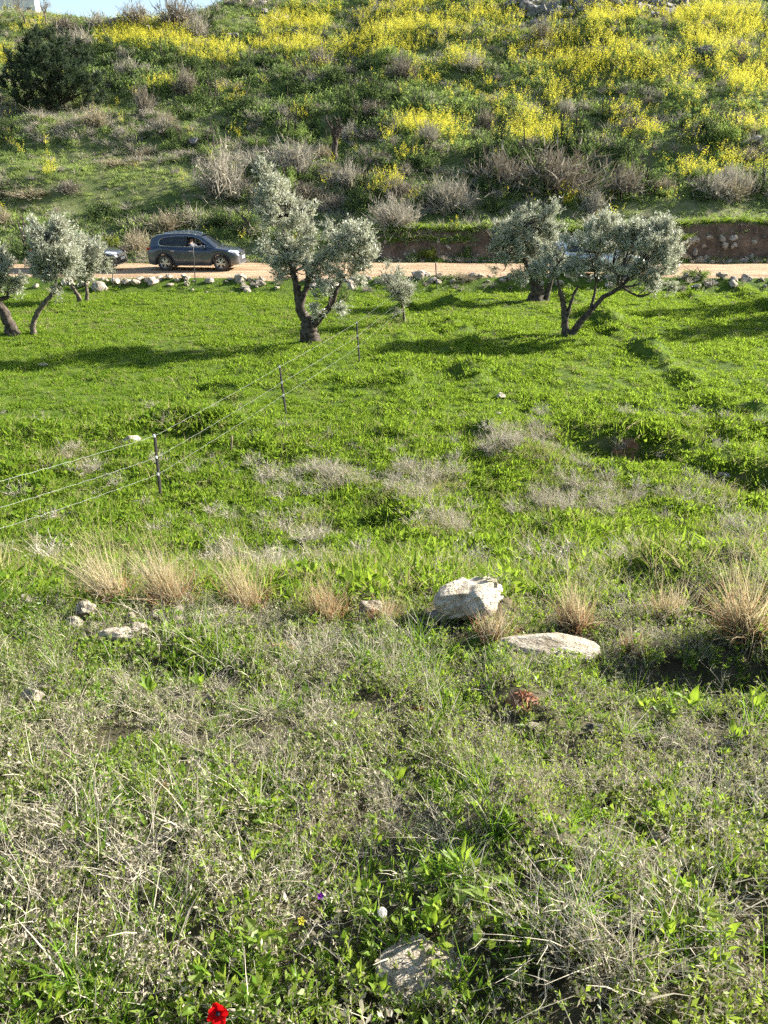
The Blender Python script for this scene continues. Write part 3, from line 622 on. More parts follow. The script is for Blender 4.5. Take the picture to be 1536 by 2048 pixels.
k = (px > -150) & (px < 1690) & (py > -80) & (rng.random(len(x)) < ye * .85)
finish('wild_mustard', x[k], y[k], z[k], S_m, 'yellow flowering wild mustard in drifts over the hillside', 'wildflowers', .7, 1.25, .1)

# ------------------------------------------------------------------ olive trees
def crown_mesh(blobs, nspr, per=15, LL=.085, gap=.30, seed=1, upw=.55, spl=(.22, .5)):
    r = np.random.default_rng(seed); mb = MB()
    B = np.array([b[:6] for b in blobs]); vol = B[:, 3] * B[:, 4] * B[:, 5]; vol = vol ** .8
    # leafy shoots: each a fan of sprigs that points out and up
    K = max(8, nspr // 22); k = r.choice(len(B), K, p=vol / vol.sum()); u = rdir(K, r); q = .30 + .70 * r.random(K) ** .5
    C = B[k, :3] + u * q[:, None] * B[k, 3:6]; dc = nrm(u * .7 + np.array([0, 0, upw]) + rdir(K, r) * .45); ext = r.uniform(.25, .6, K) * (B[:, 3].mean() ** .5) * (1.25 - gap)
    w_ = r.integers(0, K, nspr); t_ = r.random(nspr); P = C[w_] + dc[w_] * (ext[w_] * t_)[:, None] + r.normal(0, .10, (nspr, 3)) * (1.2 - t_)[:, None]; n = nspr
    d = nrm(dc[w_] + rdir(n, r) * .55); L = r.uniform(*spl, n) * .8
    bd = r.normal(0, .2, (n, 3)); bd[:, 2] -= .1
    blades(mb, P, d, bd, L, .014, 2, 2, r)
    t = (np.arange(per)[None, :] + r.random((n, per))) / per
    Q = P[:, None] + d[:, None] * (L[:, None] * t)[..., None] + bd[:, None] * (L[:, None] * t ** 2)[..., None]
    ld = nrm(d[:, None] * .8 + nrm(r.normal(size=(n, per, 3))) * .75)
    Lf = r.uniform(.65, 1.15, n * per) * LL
    diamonds(mb, Q.reshape(-1, 3), ld.reshape(-1, 3), Lf, Lf * .25, np.repeat(r.choice([0, 0, 1], n), per) if per < 3 else r.choice([0, 0, 1, 1], n * per), r)
    return mb
def olive(base_px, limbs, blobs, label, nspr, seed, stumps=(), pale=False, group='olive trees in the field', per=15, LL=.11, gap=.42, depth=.85, upw=.75, basexy=None, shoots=0):
    bx, by, bz = G(*base_px) if basexy is None else (basexy[0], basexy[1], float(height(*basexy)))
    ref = np.array([bx, by, bz]); sc = ppm(bx, by, bz)
    root = empty('olive_tree', (bx, by, bz - .03)); tag(root, label, 'tree', group)
    tr = MB(); ends = []
    for (pts, r0, r1, yo) in limbs:                # each limb: pixel path, radii in metres, lean towards or away
        P = np.array([on_plane(a, b, by) - ref for a, b in pts]); P[:, 1] += np.linspace(yo[0], yo[1], len(P))
        P[0, 2] = min(P[0, 2], P[0, 2]); n = 5 * len(P)
        S = smooth_path(P, n); S += rng.normal(0, r0 * .10, S.shape) * np.linspace(.2, 1, n)[:, None]
        rad = np.linspace(r0, r1, n)
        if abs(pts[0][1] - base_px[1]) < 8: rad = rad * (1 + .55 * np.exp(-np.arange(n) / 2.2)); S[0, 2] -= .1
        tube(tr, S, rad, 10, 0, True, .16); ends.append((S[-1], r1))
    bl = []
    for (cx, cy, rx, rz_, yo) in blobs:
        c = on_plane(cx, cy, by) - ref; c[1] += yo; rxm = .78 * rx / sc; rzm = .78 * rz_ / sc
        bl.append((c[0], c[1], c[2], rxm, depth * .5 * (rxm + rzm) + .1, rzm))
    E = np.array([e[0] for e in ends])
    br = MB()
    for b in bl:
        c = np.array(b[:3]); j = int(np.argmin(((E - c) ** 2).sum(1))); e0, r0 = ends[j]
        mid = (e0 + c) / 2 + rng.normal(0, .12, 3); S = smooth_path([e0, mid, c], 9)
        tube(br, S, np.linspace(max(r0 * .8, .02), .016, 9), 6, 0, False, .1)
        for q in range(9):
            a = S[rng.integers(3, 9)]; u = rdir(1)[0]; tip = c + u * np.array(b[3:6]) * .85
            S2 = smooth_path([a, (a + tip) / 2 + rng.normal(0, .08, 3), tip], 6); tube(br, S2, np.linspace(.018, .005, 6), 4, 0, False)
    mt = M['bark_pale'] if pale else M['bark']
    t = tr.obj('trunk', mt, root, True); b_ = br.obj('branch', mt, root, True)
    mb = crown_mesh(bl, nspr, per, LL, gap, seed, upw)
    c_ = mb.obj('crown', [M['olive_a'], M['olive_b'], M['bark_pale']], root)
    for (pts, r0, r1) in stumps:
        P = np.array([on_plane(a, b, by) - ref for a, b in pts]); s_ = MB(); tube(s_, smooth_path(P, 6), np.linspace(r0, r1, 6), 8, 0, True, .1); s_.obj('branch_stub', mt, root, True)
    return root

olive((620, 683), [([(622, 683), (618, 660), (622, 640)], .33, .24, (0, 0)), ([(620, 650), (606, 628), (596, 600), (592, 570)], .19, .11, (0, .1)), ([(625, 650), (640, 632), (660, 610), (672, 580)], .16, .08, (0, -.2)),
      ([(600, 615), (606, 590), (616, 565), (612, 530)], .12, .07, (0, .2)), ([(594, 585), (585, 540), (570, 480), (555, 430)], .10, .05, (0, .3)), ([(612, 560), (640, 520), (670, 490)], .08, .04, (0, 0))],
      [(532, 378, 24, 38, .1), (556, 420, 40, 50, .1), (582, 462, 40, 50, .2), (556, 505, 40, 46, .3), (592, 525, 34, 40, 0), (565, 548, 34, 28, .3), (690, 486, 42, 40, 0), (716, 505, 30, 42, -.2), (664, 520, 32, 38, 0), (690, 548, 40, 30, 0), (660, 598, 30, 38, -.4), (640, 552, 24, 26, -.1), (722, 474, 20, 26, 0), (612, 425, 20, 22, 0), (740, 530, 20, 24, 0)],
      'large gnarled olive tree with tall leaning silver crown beside the wire fence', 3200, 11, [([(606, 635), (598, 622), (592, 616)], .09, .07)])
olive((808, 641), [([(808, 641), (807, 620), (803, 600)], .05, .03, (0, 0))],
      [(805, 590, 24, 28, 0), (785, 568, 34, 22, .2), (760, 552, 26, 16, .3), (812, 600, 18, 18, 0)], 'small young olive sapling where the fence wires end, just beyond the large gnarled tree', 620, 12, LL=.075, gap=.05, per=13, pale=True)
olive((1135, 672), [([(1132, 672), (1130, 640), (1128, 610), (1122, 580)], .13, .08, (0, .1)), ([(1142, 670), (1158, 645), (1180, 618), (1205, 592), (1240, 570)], .13, .06, (0, -.2)), ([(1132, 640), (1145, 600), (1160, 570)], .07, .04, (0, .2)), ([(1180, 618), (1190, 590), (1195, 565)], .06, .03, (0, .2)), ([(1128, 600), (1118, 570), (1112, 545)], .06, .03, (0, 0))],
      [(1180, 500, 50, 44, .2), (1125, 515, 44, 46, 0), (1235, 500, 56, 48, .2), (1290, 500, 50, 54, 0), (1300, 540, 44, 40, -.2), (1240, 535, 50, 34, -.2), (1325, 500, 28, 44, 0), (1215, 470, 46, 24, .2), (1270, 470, 40, 24, .1), (1180, 540, 40, 24, 0), (1320, 560, 26, 22, -.2), (1310, 462, 24, 18, 0), (1100, 540, 30, 26, 0)],
      'spreading olive tree with twin slanting trunks right of the fence', 3200, 13, gap=.46)
olive((1075, 604), [([(1072, 604), (1074, 575), (1070, 545)], .34, .2, (0, 0)), ([(1090, 604), (1098, 575), (1104, 550)], .14, .09, (0, 0)), ([(1072, 560), (1050, 520), (1040, 480)], .12, .06, (0, 0)), ([(1078, 555), (1080, 500), (1062, 450)], .11, .05, (0, 0))],
      [(1055, 450, 44, 38, 0), (1020, 480, 38, 40, 0), (1065, 490, 48, 44, 0), (1010, 520, 36, 34, 0), (1055, 535, 46, 34, 0), (1000, 490, 24, 30, 0), (1085, 460, 26, 30, 0), (1095, 510, 30, 44, 0), (1030, 440, 22, 24, 0), (1090, 430, 20, 18, 0)],
      'thick-trunked olive tree standing back by the rubble, partly behind the spreading olive', 2500, 14, gap=.42)
olive((70, 672), [([(68, 672), (66, 645), (82, 612), (105, 585), (122, 572)], .10, .06, (0, 0)), ([(105, 585), (112, 560), (108, 530)], .05, .03, (0, 0))],
      [(110, 545, 36, 34, 0), (105, 505, 34, 40, 0), (98, 468, 36, 28, .1), (125, 470, 22, 22, .2), (90, 530, 22, 30, 0), (130, 520, 26, 34, 0)], 'leaning olive with one thin bowed bare trunk and pale crown, hiding the rear car', 1900, 15, pale=True, gap=.36)
olive((168, 606), [([(160, 606), (156, 590), (142, 570), (132, 560)], .10, .06, (0, 0)), ([(172, 606), (174, 585), (170, 560)], .09, .05, (0, 0))],
      [(165, 505, 44, 34, 0), (185, 525, 34, 34, 0), (150, 530, 34, 32, 0), (175, 555, 28, 20, 0), (195, 500, 22, 20, 0), (140, 490, 24, 20, 0)], 'small forked olive with two stubby trunks, close behind the bowed one', 1700, 16, gap=.36, pale=True)
olive((22, 670), [([(26, 670), (18, 645), (4, 618), (-12, 596)], .21, .14, (0, 0)), ([(-12, 600), (-30, 570), (-50, 545)], .12, .06, (0, 0))],
      [(5, 560, 32, 34, 0), (-30, 540, 44, 44, 0), (-70, 545, 44, 40, 0), (12, 580, 22, 18, 0), (-10, 530, 30, 22, 0), (-60, 500, 40, 26, 0)], 'olive with thick dark leaning trunk, cut by the left edge of the view', 2200, 17, gap=.32)
# two more trees of the grove, right of the view; their shade lies on the grass
for k, (tx, ty, tl) in enumerate([(19.5, 29.5, 'olive tree just outside the right edge, nearer of two shading the grass'), (22.5, 34.0, 'olive tree outside the right edge, farther of two shading the grass')]):
    px0, py0, _ = project(tx, ty, float(height(tx, ty))); s_ = ppm(tx, ty, 0.)
    olive((px0, py0), [([(px0, py0), (px0 - 6, py0 - 40), (px0 + 4, py0 - 80)], .2, .12, (0, 0))], [(px0 - 40, py0 - 150, 60, 55, 0), (px0 + 40, py0 - 160, 62, 58, 0), (px0, py0 - 210, 56, 50, 0), (px0 + 5, py0 - 120, 70, 40, .5)], tl, 2200, 30 + k, basexy=(tx, ty))

# ------------------------------------------------------------------ rocks
def rock_mesh(name, seed, sub=3, rough=.22, flat=1., cuts=9):
    r = np.random.default_rng(seed)
    import bmesh
    bm = bmesh.new(); bmesh.ops.create_icosphere(bm, subdivisions=sub, radius=1.)
    V = np.array([v.co[:] for v in bm.verts])
    for c in range(cuts):                                   # split faces: chop the ball with planes
        nn = rdir(1, r)[0]; dd = r.uniform(.55, .85); ov = np.maximum(V @ nn - dd, 0); V = V - ov[:, None] * nn * .92
    for o in range(3):
        fq = 1.7 * 2.1 ** o; ph = r.uniform(0, 6, (3, 3)); A = r.normal(size=(3, 3)) * fq
        V = V * (1 + rough * .5 ** o * np.prod(np.sin(V @ A.T + ph[0]), 1))[:, None]
    V = V / np.abs(V).max(0); V[:, 2] *= flat
    for v, p in zip(bm.verts, V): v.co = p
    me = bpy.data.meshes.new(name); bm.to_mesh(me); bm.free()
    me.polygons.foreach_set('use_smooth', np.full(len(me.polygons), sub >= 4)); return me
def rock(px, py, wpx, hpx, label, seed, mat='rock', dep=.8, tilt=(0, 0), rz=None, sub=4, sink=.3, name='rock', group=None, cuts=9, rough=.2, cat='rock'):
    x, y, z = G(px, py); s = ppm(x, y, z); w_ = wpx / s / 2; h_ = hpx / s / 2 / .9
    me = rock_mesh(name, seed, sub, rough, 1., cuts); me.materials.append(M[mat])
    if py > 1190 and wpx < 70: w_ *= 1.25; h_ *= 1.6; sink = -.1
    o = inst(name, me, (x, y + w_ * dep * .3, z + h_ * (1 - sink) * .9), s=(w_, w_ * dep, h_), rot=(tilt[0], tilt[1], rz if rz is not None else 0))
    return tag(o, label, cat, group)
rock(926, 1238, 178, 90, 'large pale limestone boulder standing among the dry tussocks', 101, dep=.75, tilt=(0, -.12), rz=.15, sub=5, sink=.22, name='boulder', cuts=14)
rock(1105, 1312, 215, 46, 'long low white limestone slab half sunk in grass below the boulder', 102, dep=.45, tilt=(0, .12), sub=5, sink=.35, rough=.08, cuts=5)
rock(740, 1232, 40, 18, 'small white rock in the rusty dry grass left of the boulder', 103)
rock(878, 1248, 40, 18, 'small flat stone at the shaded foot of the boulder', 104)
rock(262, 886, 42, 16, 'white flat stone in the grass beside the nearest fence post', 105)
rock(1004, 797, 24, 12, 'tiny pale stone alone in the mid field', 106, sub=3)
rock(997, 830, 14, 6, 'smaller pale stone chip below another in the mid field', 107, sub=3)
rock(235, 1285, 62, 18, 'flat white stone lowest in the pale stone cluster below the tussocks', 108, dep=.6)
for k, (a, b, c, d) in enumerate([(172, 1240, 36, 22), (206, 1240, 18, 12), (148, 1262, 30, 16), (310, 1248, 30, 16), (352, 1238, 34, 16), (356, 1260, 36, 16), (275, 1276, 36, 18), (380, 1230, 26, 12), (45, 1214, 36, 14), (262, 1245, 20, 12), (190, 1262, 22, 10)]):
    rock(a, b, c, d, 'white limestone lump in the cluster of stones below the tall dry tussocks', 120 + k, sub=3, group='stones clustered below the tall tussocks')
rock(68, 1416, 34, 24, 'yellowish round stone in green weeds near the left edge', 140)
rock(1182, 1470, 40, 14, 'flat grey stone in the weeds below the red earth patch', 141, mat='rock_grey', dep=.5)
rock(420, 1412, 22, 14, 'small pale stone in weeds above the dry herb patch', 142, sub=3)
rock(478, 1336, 18, 12, 'small stone beside the lush weeds under the tussocks', 143, sub=3)
rock(812, 1308, 26, 10, 'thin pale stone in the herbs between boulder and slab', 144, sub=3)
rock(1068, 1466, 28, 10, 'little buff stone under the red earth patch', 145, sub=3)
rock(1318, 1692, 34, 16, 'buff stone showing through the weeds on the right of the slope', 146)
rock(1245, 1212, 22, 16, 'grey stone in the shaded grass between two right-hand tussocks', 147, mat='rock_grey', sub=3)
rock(860, 1985, 225, 56, 'broad weathered limestone slab showing through weeds at the bottom of the view', 148, dep=.8, sub=5, sink=.6, rough=.14)
rock(70, 1100, 22, 12, 'small pale stone under the lowest fence wire', 149, sub=3)
rock(830, 1152, 30, 10, 'thin pale stone in green grass above the boulder', 150, sub=3)
rock(85, 732, 26, 5, 'flat white stone lying in the olive shadow at the left', 151, sub=3)
rock(1445, 958, 26, 16, 'grey stone in the dark hollow by the right edge', 152, mat='rock_grey', sub=3)
# earth showing through
def mound(px, py, wpx, hpx, label, seed):
    x, y, z = G(px, py); s = ppm(x, y, z); w_ = wpx / s / 2
    r = np.random.default_rng(seed); mb = MB(); n = 14
    a, b = np.meshgrid(np.linspace(0, 1, 9), np.arange(n) * 2 * math.pi / n, indexing='ij')
    rad = a * w_ * (1 + .2 * np.sin(b * 3 + seed)); X = rad * np.cos(b); Y = rad * np.sin(b) * .8
    Z = height(x + X, y + Y) - z + (1 - a ** 2) * hpx / s * .8 + r.normal(0, .012, a.shape) * (a < .95) - .02 * (a > .95)
    i, j = np.meshgrid(np.arange(8), np.arange(n), indexing='ij'); j2 = (j + 1) % n
    mb.add(np.stack([X, Y, Z], -1).reshape(-1, 3), np.stack([i * n + j, (i + 1) * n + j, (i + 1) * n + j2, i * n + j2], -1).reshape(-1, 4))
    for k in range(26):                                     # clods
        c = disc(1, w_ * .9)[0]; c[2] = float(height(x + c[0], y + c[1])) - z + hpx / s * .5 * (1 - (np.hypot(c[0], c[1]) / w_) ** 2); q = r.uniform(.008, .028)
        box(mb, c, (q, q * .8, q * .7), 0, Matrix.Rotation(r.uniform(0, 6), 3, Vector(rdir(1, r)[0])))
    return tag(mb.obj('earth_mound', M['soil'], None, False, (x, y, z)), label, 'soil')
mound(1045, 1410, 72, 22, 'rusty red earth patch in the weeds below the long slab', 1)
mound(566, 1300, 70, 14, 'rusty red earth patch in the herbs left of the boulder', 2)
mound(835, 1425, 34, 8, 'tiny bare soil spot in the middle of the weeds', 3)
mound(316, 1582, 40, 10, 'small reddish soil spot among dry herbs at the left', 4)
mound(1255, 905, 56, 5, 'dark brown bare earth at the bottom of the field hollow', 5)
mound(103, 1034, 30, 8, 'dark reddish earth spot crossed by the lowest fence wire', 6)

# rubble along the near edge of the road: one stone, one object
RK = []
for k in range(9):
    me = rock_mesh('rubble_stone', 200 + k, 2, .3, 1., 8); me.materials.append(M['rock_small']); RK.append(me)
n = 0
while n < 235:
    x = rng.uniform(-21, 21); y = float(road_near(x)) - abs(rng.normal(.12, .45)) + .05
    if vnoise(x * .45, 3., 91) < .34 and rng.random() < .75: continue
    s = float(np.clip(rng.lognormal(-1.95, .45), .06, .40)); z = float(height(x, y))
    o = inst('rubble_stone', RK[n % 9], (x, y, z + s * .28), s=(s * rng.uniform(.9, 1.5), s, s * rng.uniform(.55, .9)), rot=(rng.normal(0, .3), rng.normal(0, .3), rng.uniform(0, 6.3)))
    pxx = float(project(x, y, z)[0]); where = next(t for lim, t in ((110, 'behind the leftmost olives'), (250, 'below the charcoal car'), (400, 'below the tail of the dark blue car'), (520, 'below the bonnet of the dark blue car'), (700, 'behind the large gnarled olive'), (860, 'behind the olive sapling'), (1000, 'right of the fence corner post'), (1110, 'at the thick-trunked olive'), (1360, 'behind the spreading olive'), (9999, 'right of the spreading olive')) if pxx < lim)
    size = 'small chip' if s < .11 else ('pale limestone lump' if s < .19 else 'large limestone block'); tag(o, '%s in the roadside rubble %s' % (size, where), 'stone', 'rubble stones %s' % where); n += 1
for k in range(64):                                          # stones caught in the cut bank on the right
    x = rng.uniform(15.5, 21) if k < 34 else rng.uniform(-1, 15); y = float(road_far(x)) + rng.uniform(.45, 1.25); s = rng.uniform(.05, .26) * (1 if k < 34 else .7); z = float(height(x, y))
    tag(inst('bank_stone', RK[k % 9], (x, y, z), s=(s * 1.3, s, s * .8), rot=tuple(rng.uniform(0, 6, 3))), 'stone lodged in the cut earth bank %s' % ('right of the spreading olive' if k < 34 else 'between the large olive and the spreading one'), 'stone', 'stones in the cut bank %s' % ('at right' if k < 34 else 'in the middle'))
RG = []
for k in range(6):
    me = rock_mesh('wall_stone', 230 + k, 2, .3, 1., 9); me.materials.append(M['rock_grey']); RG.append(me)
def hill_rocks(cx, cy, rx, ry, n, s0, s1, label, group, mats, name):
    for k in range(n):
        px = cx + rng.uniform(-1, 1) * rx; py = cy + rng.uniform(-1, 1) * ry
        x, y, z = G(px, py); s = rng.uniform(s0, s1)
        tag(inst(name, mats[k % len(mats)], (x, y, z + s * .3), s=(s * rng.uniform(1, 1.5), s, s * rng.uniform(.6, 1.)), rot=tuple(rng.uniform(-.5, .5, 2)) + (rng.uniform(0, 6),)), label, 'stone', group)
hill_rocks(1190, 22, 180, 20, 90, .3, .75, 'grey field stone in the tumbled terrace wall at the top of the hill', 'stones of the tumbled wall', RG, 'wall_stone')
hill_rocks(1085, 42, 35, 14, 16, .3, .6, 'grey stone at the lower corner of the tumbled wall', 'stones below the tumbled wall', RG, 'wall_stone')
hill_rocks(560, 42, 42, 16, 14, .3, .7, 'pale rock in the outcrop among mustard near the hilltop', 'rocks of the pale outcrop', RK, 'outcrop_rock')
hill_rocks(495, 5, 35, 7, 8, .3, .6, 'pale rock at the very top edge of the hill', 'rocks at the top edge', RK, 'outcrop_rock')
for k, (px, py, s, m, lab) in enumerate([(1410, 108, .7, RG, 'dark rock with a bright top on the upper right hillside'), (237, 50, .8, RK, 'white rock in the grey scrub near the hilltop at left'), (66, 50, .6, RK, 'white rock just below the white house'),
                                          (463, 76, .6, RG, 'dark stone in mustard left of the pale outcrop'), (556, 82, .5, RK, 'pale stone in mustard under the outcrop'), (1510, 285, .45, RG, 'dark stone in the scrub by the right edge of the hillside'), (385, 290, .6, RG, 'dark flat stone in the mid hillside grass'), (1054, 107, .4, RK, 'small pale stone beside grey scrub high on the hill')]):
    x, y, z = G(px, py); tag(inst('hill_rock', m[k % 6], (x, y, z + s * .2), s=(s * 1.3, s, s * .7), rz=k), lab, 'rock')

# ------------------------------------------------------------------ shrubs on the hill, each its own
def shrub_mesh(kind, seed):
    global rng
    keep = rng; rng = np.random.default_rng(seed); mb = MB()
    if kind in ('grey', 'brown', 'tan'):
        n = 230; b = disc(n, .18); d = nrm(np.stack([rng.normal(0, .75, n), rng.normal(0, .75, n), np.abs(rng.normal(.9, .35, n))], -1)); L = rng.uniform(.55, 1.0, n)
        bd = rng.normal(0, .22, (n, 3)); bd[:, 2] = -np.abs(bd[:, 2]) * .6
        blades(mb, b, d, bd, L, .030, 3, 0)
        m = 1300; k = rng.integers(0, n, m); t = rng.uniform(.3, 1, m); Q = b[k] + d[k] * (L[k] * t)[:, None] + bd[k] * (L[k] * t ** 2)[:, None]
        blades(mb, Q, nrm(d[k] + rdir(m) * .9), rng.normal(0, .25, (m, 3)), rng.uniform(.1, .28, m), .022, 2, rng.choice([0, 0, 1], m))
    else:
        for k in range(7):
            P = np.array([[0, 0, 0], rng.normal(0, .18, 3) + [0, 0, .35], rng.normal(0, .4, 3) + [0, 0, .7]]); tube(mb, smooth_path(P, 6), np.linspace(.05, .012, 6), 5, 1, False)
        nc = 26; C = rdir(nc) * rng.uniform(.25, .85, (nc, 1)) * np.array([1, 1, .85]); C[:, 2] = np.abs(C[:, 2]) * .95 + .1
        n = 3600; k = rng.integers(0, nc, n); P = C[k] + rdir(n) * rng.uniform(.05, .26, (n, 1)); Lf = rng.uniform(.05, .10, n)
        diamonds(mb, P, nrm(rdir(n) + (P - [0, 0, .3]) * .5 + [0, 0, .7]), Lf, Lf * .42, rng.choice([0, 0, 0, 2], n))
    rng = keep; return mb
SHM = {'grey': [M['shrub_grey'], M['hill_dry']], 'brown': [M['shrub_brown'], M['shrub_grey']], 'tan': [M['shrub_tan'], M['hill_dry']], 'dark': [M['shrub_dark'], M['bark'], M['hill_h']], 'green': [M['hill_h'], M['bark'], M['hill_g']], 'yellowgreen': [M['bush_yg'], M['bark'], M['hill_g']]}
SH = {k: [shrub_mesh(k, 300 + 7 * i + j).mesh('shrub', SHM[k]) for j in range(3)] for i, k in enumerate(SHM)}
def shrub(px, py, wpx, hpx, kind, label, group=None, name=None):
    """px, py is the foot of the shrub"""
    x, y, z = G(px, py); s = ppm(x, y, z); wx = wpx / s / 2 / .9; hz = hpx / s / .95
    o = inst(name or {'grey': 'dry_shrub', 'brown': 'dry_shrub', 'tan': 'dry_shrub'}.get(kind, 'evergreen_shrub'), SH[kind][int(px) % 3], (x, y + wx * .3, z - .05), rz=px * .37, s=(wx, wx * .85, hz))
    return tag(o, label, 'shrub', group)
for a in [(445, 408, 140, 120, 'grey', 'tall bare grey shrub on the slope left of the large gnarled olive'), (585, 350, 130, 80, 'grey', 'wide grey dry shrub on the slope above the large olive'), (790, 464, 110, 75, 'grey', 'rounded grey shrub just above the left end of the cut bank'),
          (1120, 405, 240, 120, 'brown', 'widest dark brown bare shrub mass above the right-hand olives'), (1185, 430, 70, 60, 'grey', 'grey twiggy shrub at the foot of the wide brown mass'), (1000, 385, 130, 90, 'brown', 'brown bare shrub left of the wide brown mass'),
          (900, 430, 140, 85, 'grey', 'low grey shrub above the middle of the cut bank'), (700, 385, 80, 65, 'grey', 'grey shrub just right of the large olive top'), (1465, 405, 90, 55, 'tan', 'tan dry shrub above the bank near the right edge'), (1250, 400, 110, 80, 'brown', 'brown shrub at the right end of the wide brown mass'),
          (640, 145, 75, 55, 'brown', 'brown bare shrub below the pale outcrop'), (805, 165, 80, 60, 'brown', 'brown bare shrub right of the upper mustard band'), (350, 65, 110, 75, 'brown', 'tall dark bare thicket on the skyline'), (275, 60, 90, 55, 'brown', 'lower bare shrub on the skyline left of the tall thicket'),
          (125, 68, 90, 40, 'brown', 'low brown bare scrub on the skyline right of the house trees'), (200, 66, 90, 42, 'grey', 'grey bare scrub on the skyline below the open sky'), (395, 80, 60, 55, 'grey', 'pale bare shrub at the right side of the skyline thicket'), (190, 260, 80, 50, 'tan', 'tan dry shrub under the big dark evergreen'), (150, 105, 110, 55, 'grey', 'grey bare shrub behind the top of the big dark evergreen'), (1085, 90, 60, 50, 'brown', 'dark bare shrub under the tumbled wall'),
          (1090, 112, 50, 35, 'grey', 'grey shrub among mustard below the tumbled wall'), (940, 150, 90, 45, 'grey', 'grey brush in the middle of the upper mustard'), (330, 470, 90, 55, 'tan', 'tan bleached shrub behind the roof of the dark car'), (275, 515, 70, 65, 'tan', 'brown and tan shrub just behind the tail of the dark car'),
          (215, 510, 60, 45, 'yellowgreen', 'yellow green rounded bush behind the rear car'), (60, 520, 110, 70, 'dark', 'dark shrub beside the road at the left edge'), (135, 390, 70, 34, 'brown', 'low dark mounded bush on the lit left terrace'), (5, 450, 50, 35, 'tan', 'tan tuft of brush cut by the left edge above the road'),
 (500, 470, 90, 60, 'green', 'green leafy bush in front of the slope behind the dark car bonnet'), (560, 500, 110, 60, 'green', 'dark green bush behind the large olive trunk'),
          (440, 460, 90, 45, 'dark', 'dark green bush above the dark car roof'), (370, 440, 120, 40, 'dark', 'dark low thicket in the shade below the lit terrace'), (200, 440, 120, 36, 'dark', 'dark thicket at the left in the shade of the terrace'), (865, 520, 60, 34, 'yellowgreen', 'yellow green bush at the foot of the cut bank'),
          (930, 520, 55, 30, 'green', 'green weedy bush at the foot of the cut bank near the olives'), (690, 605, 46, 40, 'green', 'dark green leafy weed clump behind the large olive trunk'), (1400, 560, 70, 24, 'green', 'green weedy clump growing over the rubble at the right'), (930, 562, 70, 20, 'tan', 'dry brush on the rubble left of the thick-trunked olive'),
          (740, 245, 90, 50, 'brown', 'dark bare shrub over the brown hollow in mid hillside'), (1480, 130, 50, 30, 'brown', 'small dark shrub in the mustard near the upper right'), (1000, 135, 50, 24, 'dark', 'small dark bush in the upper mustard'), (370, 190, 60, 60, 'brown', 'brown twiggy shrub right of the big dark evergreen'),
          (290, 235, 50, 70, 'brown', 'upright dark twiggy shrub in mid left hillside'), (490, 160, 90, 40, 'dark', 'dark bush under the upper mustard band'), (610, 195, 110, 45, 'dark', 'dark bush in the shaded hollow of the mid hillside'), (700, 250, 70, 70, 'dark', 'dark bush at the left of the brown hollow'), (420, 215, 100, 45, 'dark', 'dark bush in the shaded mid left hillside'),
          (1160, 300, 110, 36, 'dark', 'dark bush between two mustard drifts on the right hillside'), (330, 130, 80, 30, 'dark', 'dark bush under the upper left mustard'), (60, 400, 120, 30, 'tan', 'dry grassy brush on the left terrace'), (240, 335, 130, 22, 'tan', 'bleached dry brush strip on the left slope'), (1330, 395, 60, 24, 'green', 'green bush over the mown strip above the bank')]:
    shrub(*a)
for k in range(430):                                          # smaller scrub, alike
    px = rng.uniform(-20, 1556); py = 40 + 390 * rng.random() ** .8
    if ell(np.array([px]), np.array([py]), GRS + YEL)[0] > .45: continue
    kd = random.choice(['grey', 'brown', 'dark', 'dark', 'green', 'tan', 'grey', 'dark']); s = (.5 + .6 * py / 430) * random.choice([.8, 1, 1.4])
    if ell(np.array([px]), np.array([py]), DRK)[0] > .3 and random.random() < .6: kd = 'dark'; s *= 1.25
    band = 'low' if py > 330 else ('midway up' if py > 180 else 'high up'); side = 'above the cars' if px < 510 else ('above the large gnarled olive' if px < 780 else ('above the two right-hand olives' if px < 1250 else 'near the right edge'))
    lab = {'grey': 'small grey twiggy bush', 'brown': 'small brown twiggy bush', 'dark': 'small dark evergreen bush', 'green': 'small leafy green bush', 'tan': 'small tan dry bush'}[kd] + ' %s on the hillside %s' % (band, side)
    shrub(px, py, rng.uniform(35, 70) * s, rng.uniform(22, 44) * s, kd, lab, 'small scrub bushes %s on the hillside %s' % (band, side))
# the great dark evergreen at the upper left
x, y, z = G(105, 222); s_ = ppm(x, y, z); ev = empty('evergreen_tree', (x, y, z)); tag(ev, 'very large dark evergreen thicket-like tree high on the left hillside', 'tree')
bl = [((cx_ - 105) / s_, yo_, (222 - cy_) / s_, rx_ / s_, rx_ / s_, rz_ / s_) for cx_, cy_, rx_, rz_, yo_ in [(75, 150, 55, 44, .5), (118, 130, 60, 40, .8), (158, 158, 48, 44, .3), (85, 188, 66, 32, -.5), (150, 196, 56, 28, -.5), (45, 180, 38, 36, 0), (186, 186, 26, 30, 0), (100, 118, 44, 26, 1.), (120, 165, 60, 40, -.6)]]
mb = MB()
for b in bl: tube(mb, smooth_path([(0, .5, -.2), (b[0] * .4, b[1] * .5, b[2] * .5), b[:3]], 8), np.linspace(.16, .03, 8), 6, 0, False, .1)
mb.obj('trunk', M['bark'], ev, True); crown_mesh(bl, 5200, 9, .22, .45, 77, .8, (.3, .6)).obj('crown', [M['evergreen'], M['shrub_dark'], M['bark']], ev)
